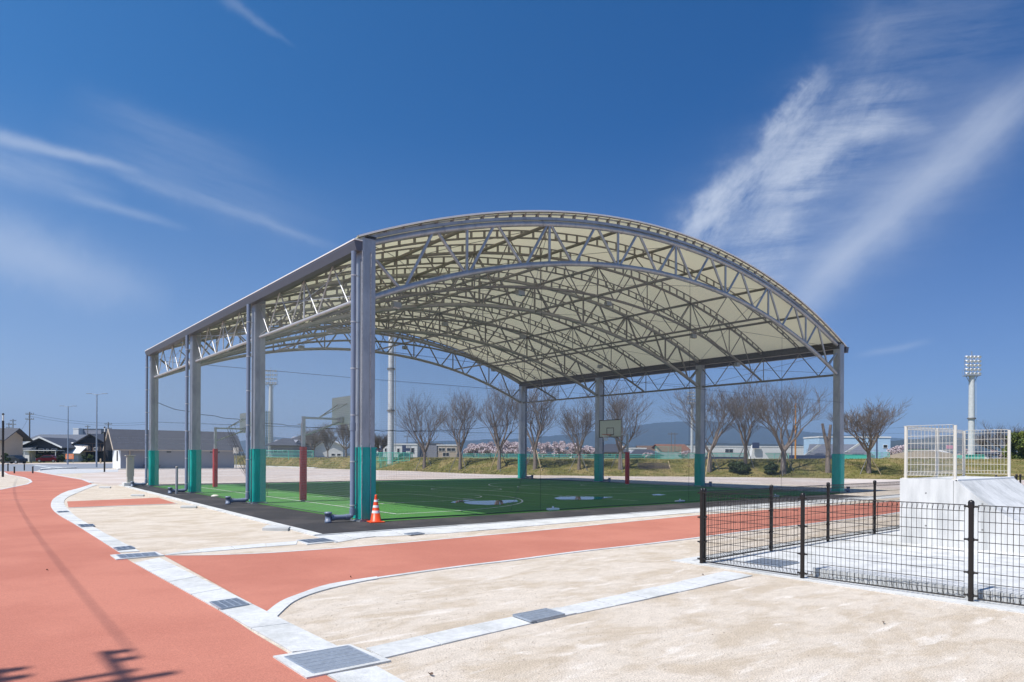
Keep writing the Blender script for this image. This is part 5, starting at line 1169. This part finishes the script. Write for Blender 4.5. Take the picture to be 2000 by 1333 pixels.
# cage of climbing net beside the left mast
q = MB(); q.box(-.0, (527 - 512) / F * 170, 0, .3, 0, hgt(512, 803, 170, PL)); o = q.build('netting_tower', 'coarsenet'); o.location = site(513, 170, PL); o.rotation_euler = (0, 0, -YAW); tag(o, 'tall dark netting screen hanging beside the left floodlight mast', 'net')
t = thing('mesh_cage', 'mint green box fence at the foot of the right floodlight mast', 'fence', site(1881, 106, 1.2), -YAW); w = (1923 - 1881) / F * 106; h = hgt(1881, 890, 106, 1.2) + .1
q = MB(); 
for i in range(5): q.tube((w * i / 4, 0, -.6), (w * i / 4, 0, h), .04, 5)
for z in (.0, h): q.tube((0, 0, z), (w, 0, z), .04, 5)
q.build('cage_frame', 'mint', t); q = MB(); q.box(0, w, .05, 2.5, -.4, h * .96); q.build('cage_cladding', 'mint', t)
# ---------------------------------------------------------------- utility poles and wires in the distance
def upole(px, pyt, pyb, Z, label, r=.14, arms=2, zb=0):
    h = hgt(px, pyt, Z, zb); t = thing('utility_pole', label, 'utility pole', site(px, Z, zb), -YAW, 'distant utility poles')
    b = MB(); b.tube((0, 0, -.3), (0, 0, h), r * 1.2, 8, r * .8); b.build('pole', 'poleconc', t)
    for i in range(arms): b = MB(); z = h - .5 - i * 1.1; b.box(-.9, .9, -.06, .06, z - .06, z + .06); [b.tube((x, 0, z + .06), (x, 0, z + .3), .05, 5) for x in (-.8, -.4, .4, .8)]; b.build('crossarm', 'poleconc', t)
UP = [(57.5, 805, 150, 'grey utility pole with crossarms in front of the black gabled house'), (25, 819, 200, 'utility pole with a transformer just right of the cream house'), (17, 826, 220, 'thin utility pole above the cream house roof'), (171, 831, 240, 'thin utility pole against the tall grey block'), (211, 825, 170, 'utility pole just left of the restroom building roof')]
for px, pt, Z, lab in UP: upole(px, pt, 0, Z, lab)
PRP = [(588, 826, 175, 'thin dark pole above the grey hipped houses', PL), (1183, 868, 190, 'short distant pole beside the cream hipped house', PL), (1311, 845, 195, 'distant pole above the orange-brown roof', PL), (1318, 845, 200, 'second distant pole above the orange-brown roof', PL), (795, 850, 200, 'distant utility pole behind the white and navy block', PL)]
for px, pt, Z, lab, zb in PRP: upole(px, pt, 0, Z, lab, r=.10, arms=1, zb=zb)
def wire(name, label, a, b_, s, r=.03): mb = MB(); mb.path(sag(D(*a), D(*b_), s, 16), r, 3); return tag(mb.build(name, 'cable'), label, 'wire')
wire('overhead_wire', 'upper thin power line running right from the crossarm pole over the houses', (58, 808, 150), (285, 825, 165), 1.0, .022)
wire('overhead_wire', 'lower thin power line running right from the crossarm pole over the houses', (58, 813, 150), (285, 829, 165), 1.0, .022)
wire('overhead_wire', 'slack power line dropping left from the crossarm pole', (57, 812, 150), (26, 846, 200), 1.5, .022)
wire('overhead_wire', 'far power line crossing low behind the right trees and blue block', (1640, 838, 220), (1800, 832, 230), .4, .03)
wire('overhead_wire', 'lower far power line crossing behind the right trees', (1640, 842, 220), (1800, 846, 230), .4, .03)
# orange and blue poles by the field
b = MB(); h = hgt(1553.5, 789, 128, PL); b.tube((0, 0, -.3), (0, 0, h), .16, 8, .11); b.lathe((0, 0, h), [(.13, 0), (.1, .1), (0, .13)], 8); o = b.build('foul_pole', 'yellow'); o.location = site(1553.5, 128, PL); tag(o, 'tall orange-yellow pole rising through the bare branches', 'pole')
b = MB(); h = hgt(1712.5, 832, 120, PL); b.tube((0, 0, -.3), (0, 0, h), .13, 8); b.lathe((0, 0, h), [(.16, -.04), (.16, .04), (0, .09)], 8); o = b.build('flag_pole', 'navy'); o.location = site(1712.5, 120, PL); tag(o, 'dark navy pole standing before the pale blue block', 'pole')
b = MB(); h = hgt(1546.5, 862, 130, PL); b.tube((0, 0, -.3), (0, 0, h), .12, 8); b.lathe((0, 0, h), [(.15, -.04), (.15, .04), (0, .09)], 8); o = b.build('flag_pole', 'navy'); o.location = site(1546.5, 130, PL); tag(o, 'short navy pole just left of the orange-yellow pole', 'pole')
# small tower structure at the ball field (white and navy wedge)
b = MB(); Zw = 122; b.xprism([(0, 0), (.5, 2.6), (1.4, 2.6), (3.4, 0)], 1, 0, 1.2); o = b.build('equipment_box', 'whitewall'); o.location = site(1466, Zw, PL); o.rotation_euler = (0, 0, -YAW); tag(o, 'white sloping equipment box beyond the left bush', 'box')
b = MB(); b.box(.3, 1.5, -.1, .1, 2.0, 3.0); o = b.build('scoreboard', 'navy'); o.location = site(1466, Zw - .5, PL); o.rotation_euler = (0, 0, -YAW); tag(o, 'small navy panel above the white sloping box', 'board')
# ---------------------------------------------------------------- signs
def sign(label, px0, px1, py0, py1, Z, zb, m, posts=2, marks=True):
    w = (px1 - px0) / F * Z; z0 = hgt(px0, py1, Z, zb); z1 = hgt(px0, py0, Z, zb); t = thing('sign_board', label, 'sign', site(px0, Z, zb), -YAW)
    b = MB(); b.box(0, w, -.04, .04, z0, z1); f = b.build('panel', m, t, bev=.01)
    for x in ((w * .1, w * .9) if posts == 2 else (w / 2,)): b = MB(); b.tube((x, .06, -.2), (x, .06, z1 - .1), .05, 6); b.build('post', 'steel', t)
    return t, w, z0, z1, f
t, w, z0, z1, f = sign('orange sign board on posts standing on the grass verge', 128, 144, 887, 897, 128, 0, 'orange'); b = MB(); r = random.Random(2)
for i in range(3):
    x = .12 * w
    while x < w * .85: l = r.uniform(.05, .2); b.box(x, x + l, -.05, -.041, z0 + (z1 - z0) * (.2 + .25 * i), z0 + (z1 - z0) * (.32 + .25 * i)); x += l + r.uniform(.05, .12)
b.build('pale_marks', 'beige', f)
sign('cream double notice board right of the restroom building', 455.5, 466, 874.5, 886, 85, .0, 'cream', 1)
sign('small pink sign behind the cream ramp fence', 1848, 1861, 870, 877, 125, PL, 'pink', 1)
t = thing('timber_stump', 'short pale timber marker post on the verge in front of the crossarm pole', 'post', site(61, 132, .0)); b = MB(); b.tube((0, 0, 0), (0, 0, 1.5), .13, 8, .11); b.lathe((0, 0, 1.5), [(.11, 0), (.09, .05), (0, .06)], 8); b.build('post_body', 'wood', t)
b = MB(); b.tube((0, 0, 0), (0, 0, .8), .14, 8, .12); b.lathe((0, 0, .8), [(.12, 0), (.1, .05), (0, .06)], 8); o = b.build('timber_stump', 'wood'); o.location = site(196.5, 130, .02); tag(o, 'short pale timber marker on the verge by the dark timber house', 'post')
# parked cars
def car(label, px, Z, m, rz, zb=.02, group=None):
    t = thing('parked_car', label, 'car', site(px, Z, zb), rz, group)
    L_, Wd = 4.1, 1.66; side = [(-2.05, .35), (-2.0, .75), (-1.2, .92), (-.55, 1.42), (.75, 1.46), (1.45, .98), (2.0, .92), (2.05, .40), (1.6, .28), (-1.7, .28)]
    b = MB(); b.xprism(side, 1, -Wd / 2, Wd / 2); b.build('body', m, t, bev=.07)
    g = MB(); gs = [(-1.05, .94), (-.52, 1.34), (.70, 1.38), (1.25, 1.0)]; g.xprism(gs, 1, -Wd / 2 - .012, -Wd / 2 + .05); g.xprism(gs, 1, Wd / 2 - .05, Wd / 2 + .012); g.build('side_windows', 'glass', t)
    for x in (-1.3, 1.3):
        for s in (-1, 1):
            q = MB(); q.tube((x, s * (Wd / 2 - .16), .31), (x, s * (Wd / 2 + .02), .31), .31, 16); wo_ = q.build('wheel', 'tyre', t); q = MB(); q.tube((x, s * (Wd / 2 + .021), .31), (x, s * (Wd / 2 + .03), .31), .19, 12); q.build('rim', 'steel', wo_)
    for s in (-1, 1): q = MB(); q.box(-2.07, -1.98, s * .6 - .14, s * .6 + .14, .6, .74); q.build('headlight', 'purewhite', t)
car('dark red car parked under the white carport roof', 95, 138, 'carred', -YAW + .1)
car('dark car parked near the cream house at the far left', 27, 118, 'carblk', -YAW - .2)
# ---------------------------------------------------------------- trees
def twig_mesh(rg, H, spread, trunk_h, tr, limbs, levels=5, droop=0., dens=1.0, pollard=False):
    tk = MB(); cr = MB()
    def limb(p, d, ln, r, lv, target):
        nseg = 3 if lv > 1 else 2; pts = [p.copy()]; q = p.copy(); dd = d.copy()
        for i in range(nseg):
            dd = (dd + Vector((rg.uniform(-1, 1), rg.uniform(-1, 1), rg.uniform(-.5, .8))) * .16 + Vector((0, 0, .07 - droop))).normalized(); q = q + dd * (ln / nseg); pts.append(q.copy())
        rs = [r * (1 - .42 * i / nseg) for i in range(nseg + 1)]
        (tk if lv >= levels - 1 else cr).path(pts, rs, 6 if lv >= levels - 1 else (4 if lv > 1 else 3))
        if lv == 0: return
        n = {5: 4, 4: 4, 3: 4, 2: 5, 1: 6}.get(lv, 4); n = max(2, int(round(n * dens)))
        for i in range(n):
            t = 1.0 if i == 0 else rg.uniform(.25, 1); k = min(int(t * nseg), nseg - 1); f = t * nseg - k; bp_ = pts[k].lerp(pts[k + 1], f)
            ax = Vector((rg.uniform(-1, 1), rg.uniform(-1, 1), rg.uniform(-.25, .55))).normalized(); nd_ = (dd * (1.25 if i == 0 else .85) + ax * rg.uniform(.45, .85)).normalized()
            limb(bp_, nd_, ln * rg.uniform(.58, .86), max(.0084, rs[min(k + 1, nseg)] * (.75 if i == 0 else .55)), lv - 1, target)
    tk.path([(0, 0, -.3), (.02, 0, trunk_h * .4), (-.02, .02, trunk_h)], [tr * 1.35, tr, tr * .85], 10)
    for i in range(limbs):
        a = 2 * math.pi * (i + rg.uniform(-.25, .25)) / limbs; o_ = rg.uniform(.35, .95) * spread
        d = Vector((math.cos(a) * o_, math.sin(a) * o_, 1)).normalized(); limb(Vector((0, 0, trunk_h * rg.uniform(.82, 1.0))), d, (H - trunk_h) * rg.uniform(.40, .52), tr * .62, levels - 1, None)
    if pollard: pass
    return tk, cr
def bare_tree(label, px, Z, zb, pyt, halfw, seed, trunk_f=.27, limbs=5, group='bare trees along the grass bank', stakes=True, levels=5, dens=.9):
    rg = random.Random(seed); H = hgt(px, pyt, Z, zb); sp = (halfw / F * Z) / (H * .42); t = thing('bare_tree', label, 'tree', site(px, Z, zb), rg.uniform(0, 6), group)
    tk, cr = twig_mesh(rg, H * .92, sp * 1.25, H * trunk_f, .023 * H, limbs, levels, dens=dens)
    zs = sorted(v[2] for v in cr.v); top = zs[int(len(zs) * .985)]; xs_ = sorted(math.hypot(v[0], v[1]) for v in cr.v); wr = xs_[int(len(xs_) * .86)]; s = H / top; sx = min(1.9, max(.6, (halfw / F * Z) / wr))
    for mb_ in (tk, cr): mb_.v = [(v[0] * sx, v[1] * sx, v[2] * s) for v in mb_.v]
    tk.build('trunk', 'bark', t, fix=False); cr.build('crown', 'twig', t, fix=False)
    if stakes:
        for a in (0.3, 2.4, 4.4):
            q = MB(); q.tube((math.cos(a) * 1.15, math.sin(a) * 1.15, -.4), (math.cos(a) * .18, math.sin(a) * .18, H * .23), .035, 5); q.build('support_stake', 'steel_shade_tone' if a < 3 else 'wood', t)
    return t
# px, base py, top py, half width px, label
TR = [(829, 915, 776, 46, 'bare tree leaning left, just right of the pale mast'), (899, 916, 768, 40, 'bare tree with upright fan crown, second from the mast'), (975, 917, 752, 42, 'bare tree left of the far right-row corner column'), (1045, 917, 752, 42, 'bare tree right of the far right-row corner column'),
      (1131, 919, 783, 34, 'smaller bare tree midway between two far teal pads'), (1212, 917, 753, 52, 'bare tree directly behind the basketball backboard'), (1386, 922, 755, 62, 'wide bare tree just right of the third right-row column'), (1456, 911, 755, 42, 'bare tree rising behind the left round bush'),
      (1530, 924, 745, 78, 'broadest bare tree, behind the right round bush'), (1697, 925, 790, 58, 'bare tree with flat umbrella crown right of the near right column')]
for i, (px, pb, pt, hw, lab) in enumerate(TR):
    Z, zb = bankZ(px, pb)
    bare_tree(lab, px, Z, zb, pt, hw, 40 + i, trunk_f=.24 if px != 1697 else .33, limbs=5 if px != 1697 else 7)
# pollarded tree
Z, zb = bankZ(1617, 925); t = thing('pollarded_tree', 'pollarded tree with two thick cut limbs left of the near right column', 'tree', site(1617, Z, zb)); H = hgt(1617, 828, Z, zb)
b = MB(); b.path([(0, 0, -.3), (0, 0, 1.1), (.05, 0, H * .5)], [.26, .21, .20], 10); b.build('trunk', 'bark', t)
for (dx, dy, h_) in ((-.65, .2, 1.0), (.25, -.1, .98), (-.15, .1, .74), (.5, .2, .7)): b = MB(); b.path([(.03, 0, H * .46), (dx * .55, dy * .5, H * (.46 + (h_ - .46) * .5)), (dx, dy, H * h_)], [.17, .14, .115], 8); b.build('cut_limb', 'bark', t)
# small brown trees far left-centre and right
for (px, Z, zb, pt, hw, lab, sd) in ((612, 128, PL, 838, 26, 'thin bare tree over the grey hipped house roof', 71), (640, 120, PL, 834, 16, 'small bare sapling in front of the white house', 72), (676, 112, PL, 818, 34, 'brownish spreading bare tree partly behind the downpipe', 73), (742, 112, PL, 848, 22, 'brownish bare tree just right of the nearest column', 74), (1968, 128, 1.0, 834, 60, 'dense brown bare tree behind the olive evergreen at the right edge', 75)):
    bare_tree(lab, px, Z, zb, pt, hw, sd, trunk_f=.2, stakes=False, levels=4, dens=1.5, group='smaller bare trees beyond the bank')
# leafy crowns
def leaf_cloud(rg, blobs, n, sz, squash=1, up=.3):
    mb = MB()
    for _ in range(n):
        c, rad = rg.choice(blobs); u = Vector((rg.gauss(0, 1), rg.gauss(0, 1), rg.gauss(0, 1))).normalized() * rad * (rg.random() ** .35); p = Vector(c) + Vector((u.x, u.y, u.z * squash))
        a = Vector((rg.uniform(-1, 1), rg.uniform(-1, 1), rg.uniform(-1, 1))).normalized(); b_ = a.cross(Vector((rg.uniform(-1, 1), rg.uniform(-1, 1), rg.uniform(-1, 1)))).normalized(); s = sz * rg.uniform(.6, 1.4)
        mb.add([p - a * s, p + b_ * s * .6, p + a * s, p - b_ * s * .6], [(0, 1, 2, 3)])
    return mb
def leafy(name, label, cat, px, Z, zb, pyt, halfw, m, seed, n=5000, sz=.12, trunk=True, group=None, tm='bark', nb=26, squash=.8, low=.25, br=(.16, .30)):
    rg = random.Random(seed); H = hgt(px, pyt, Z, zb); R = halfw / F * Z; t = thing(name, label, cat, site(px, Z, zb), 0, group); blobs = []
    for _ in range(nb):
        a = rg.uniform(0, 6.28); rr = R * rg.uniform(0, .8); z = H * rg.uniform(low, .88); lim = math.sqrt(max(.05, 1 - ((z / H - .5) / .62) ** 2)); blobs.append(((math.cos(a) * rr * lim, math.sin(a) * rr * lim, z), R * rg.uniform(*br)))
    leaf_cloud(rg, blobs, n, sz, squash).build('crown', m, t, fix=False)
    if trunk:
        q = MB(); q.path([(0, 0, -.3), (0, 0, H * .3), (.1, 0, H * .7)], [.05 * H, .04 * H, .015 * H], 8)
        for i in range(7): c, rad = blobs[i]; q.path([(0, 0, H * .25), (c[0] * .5, c[1] * .5, H * .25 + (c[2] - H * .25) * .6), c], [.025 * H, .016 * H, .006 * H], 5)
        q.build('trunk', tm, t)
    return t
leafy('evergreen_tree', 'dense olive-green tree at the right edge of the view', 'tree', 2000, 92, .9, 846, 40, 'leaf', 81, 16000, .16, low=.12, nb=34, br=(.22, .36))
leafy('round_bush', 'low wide dark green bush on the grass bank', 'bush', 1444, *bankZ(1444, 925.5), 904, 23, 'hedge', 82, 7000, .07, trunk=False, nb=26, squash=.6, low=.12, br=(.28, .42))
leafy('round_bush', 'upright dark bush beside the broadest bare tree', 'bush', 1507, *bankZ(1507, 926.5), 902, 15, 'hedge', 83, 5500, .07, trunk=False, nb=20, squash=.7, low=.12, br=(.32, .48))
CH = [(925, 868, 26), (958, 864, 30), (990, 861, 28), (1012, 866, 22), (1062, 866, 30), (1092, 862, 26), (1118, 866, 26), (1148, 873, 24), (1335, 880, 14), (1752, 872, 26), (1262, 884, 12)]
cw = ['leftmost pale pink cherry tree beyond the mint fence', 'tall cherry tree second from the left end of the blossom row', 'tallest cherry tree left of the corner column', 'cherry tree just left of the far corner column', 'cherry tree just right of the far corner column', 'rounded cherry tree left of the small bare tree', 'cherry tree behind the small bare tree', 'low rightmost cherry tree of the main row', 'small cherry tree right of the orange-brown roof', 'pale cherry tree beside the pale blue block', 'small cherry tree by the grey hipped house']
for i, (px, pt, hw) in enumerate(CH): leafy('cherry_tree', cw[i], 'tree', px, 150 + (i % 3) * 6, PL, pt, hw, 'blossom', 90 + i, 3200, .17, True, 'cherry trees in blossom', nb=22, low=.25)
VG = [(12, 884, 10, 'shrub beside the cream house', 112), (77, 887, 8, 'yellow-green shrub at the carport', 138), (112, 886, 9, 'dark garden shrub in front of the white sloping roof', 138), (122, 884, 8, 'second garden shrub left of the orange sign', 139), (165, 888, 8, 'low shrub in front of the timber house', 140), (178, 886, 7, 'small shrub under the timber house porch', 141), (783, 884, 7, 'small dark conifer in front of the apartment block', 150)]
for i, (px, pt, hw, lab, Z) in enumerate(VG): leafy('garden_shrub', lab, 'shrub', px, Z, .05 if px < 500 else PL, pt, hw, 'leaf' if i % 2 else 'hedge', 120 + i, 1200, .12, False, 'garden shrubs by the far houses', nb=12, low=.1)
# earth mound, white boulders of blossom and small far houses beyond the ramp
b = MB(); rg = random.Random(8); n = 14
for i in range(n + 1):
    for j in range(7): u = i / n; v = j / 6; b.v.append((u * 15, v * 7, 1.9 * (math.sin(math.pi * u) ** .55) * math.sin(math.pi * v) ** .7 + rg.uniform(-.08, .08) - .1))
for i in range(n):
    for j in range(6): b.f.append((i * 7 + j, (i + 1) * 7 + j, (i + 1) * 7 + j + 1, i * 7 + j + 1)); b.sm.append(True)
o = b.build('earth_mound', 'mound'); o.location = site(1745, 118, PL); o.rotation_euler = (0, 0, -YAW); tag(o, kind='structure')
house('small cream house behind the pink sign', 1838, 1852, 886, 881, 140, PL, 'beige', 'white_edge', 'x', 6, .3, 0, [(.3, .6, .3, .7)])
house('small white site hut right of the right mast', 1927, 1950, 889, 887, 118, PL, 'whitewall', 'roofd', 'x', 4, .2, 0, [(.15, .45, .3, .8)], name='hut', cat='hut')
house('long dark roof on the skyline behind the cream ramp fence', 1775, 1812, 877, 872, 190, PL, 'mint', 'roofd', 'x', 8, .4, 0, [])
for i, (px, pt, hw) in enumerate(((1874, 886, 9), (1888, 872, 10), (1940, 876, 8), (1952, 884, 9))): leafy('cherry_tree', ['low white blossom clump left of the right mast', 'taller white blossom tree touching the right mast', 'white blossom tree between the right mast and the fence post', 'low white blossom clump by the site hut'][i], 'tree', px, 125, PL, pt, hw, 'blossom', 140 + i, 1500, .13, True, 'small white blossom trees by the right mast', nb=12)
# power pylon far away
t = thing('lattice_pylon', 'tiny grey lattice pylon on the skyline behind the ramp fence', 'pylon', site(1832, 420, PL)); H = hgt(1832, 842, 420, PL); q = MB()
for s in (-1, 1):
    for s2 in (-1, 1): q.tube((s * 2, s2 * 2, 0), (s * .4, s2 * .4, H), .12, 4)
for i in range(5): z = H * (.15 + i * .17); rr = 2 - 1.6 * z / H; q.tube((-rr, -rr, z), (rr, rr, z + H * .12), .08, 4); q.tube((rr, -rr, z), (-rr, rr, z + H * .12), .08, 4)
for z in (.7, .82, .94): q.tube((-3, 2.2, H * z), (3, -2.2, H * z), .10, 4)
q.build('lattice', 'steel', t)
# blocks and boards on the bank
t = thing('timber_deck', 'weathered flat timber rack lying on the bank right of the red far pad', 'rack', site(1248, *bankZ(1248, 917)), -YAW)
q = MB(); [q.box(0, 2.9, -.1 + i * .14, i * .14, .05 + i * .08, .10 + i * .08) for i in range(7)]; q.build('boards', 'bark', t); q = MB(); q.tube((3.0, -.1, -.3), (2.9, .6, .75), .04, 6); q.build('support_leg', 'wood', t); q = MB(); q.tube((0, .6, -.1), (.0, .6, .6), .04, 6); q.build('support_leg', 'wood', t)
# ================================================================ air
hz_ = MB(); hz_.box(-4200, 6200, -800, 5600, -1.3, 240)
hm = bpy.data.materials.new('haze'); hm.use_nodes = True; ht = hm.node_tree; ht.nodes.clear(); MT['haze'] = hm
pv = nd(ht, 'ShaderNodeVolumePrincipled'); pv.inputs['Color'].default_value = (.36, .57, .86, 1); pv.inputs['Density'].default_value = .00019; pv.inputs['Anisotropy'].default_value = 0.0
ho = nd(ht, 'ShaderNodeOutputMaterial'); ht.links.new(pv.outputs[0], ho.inputs['Volume'])
tag(hz_.build('haze', 'haze'), kind='stuff', label='thin pale blue haze over the far hills', cat='haze')
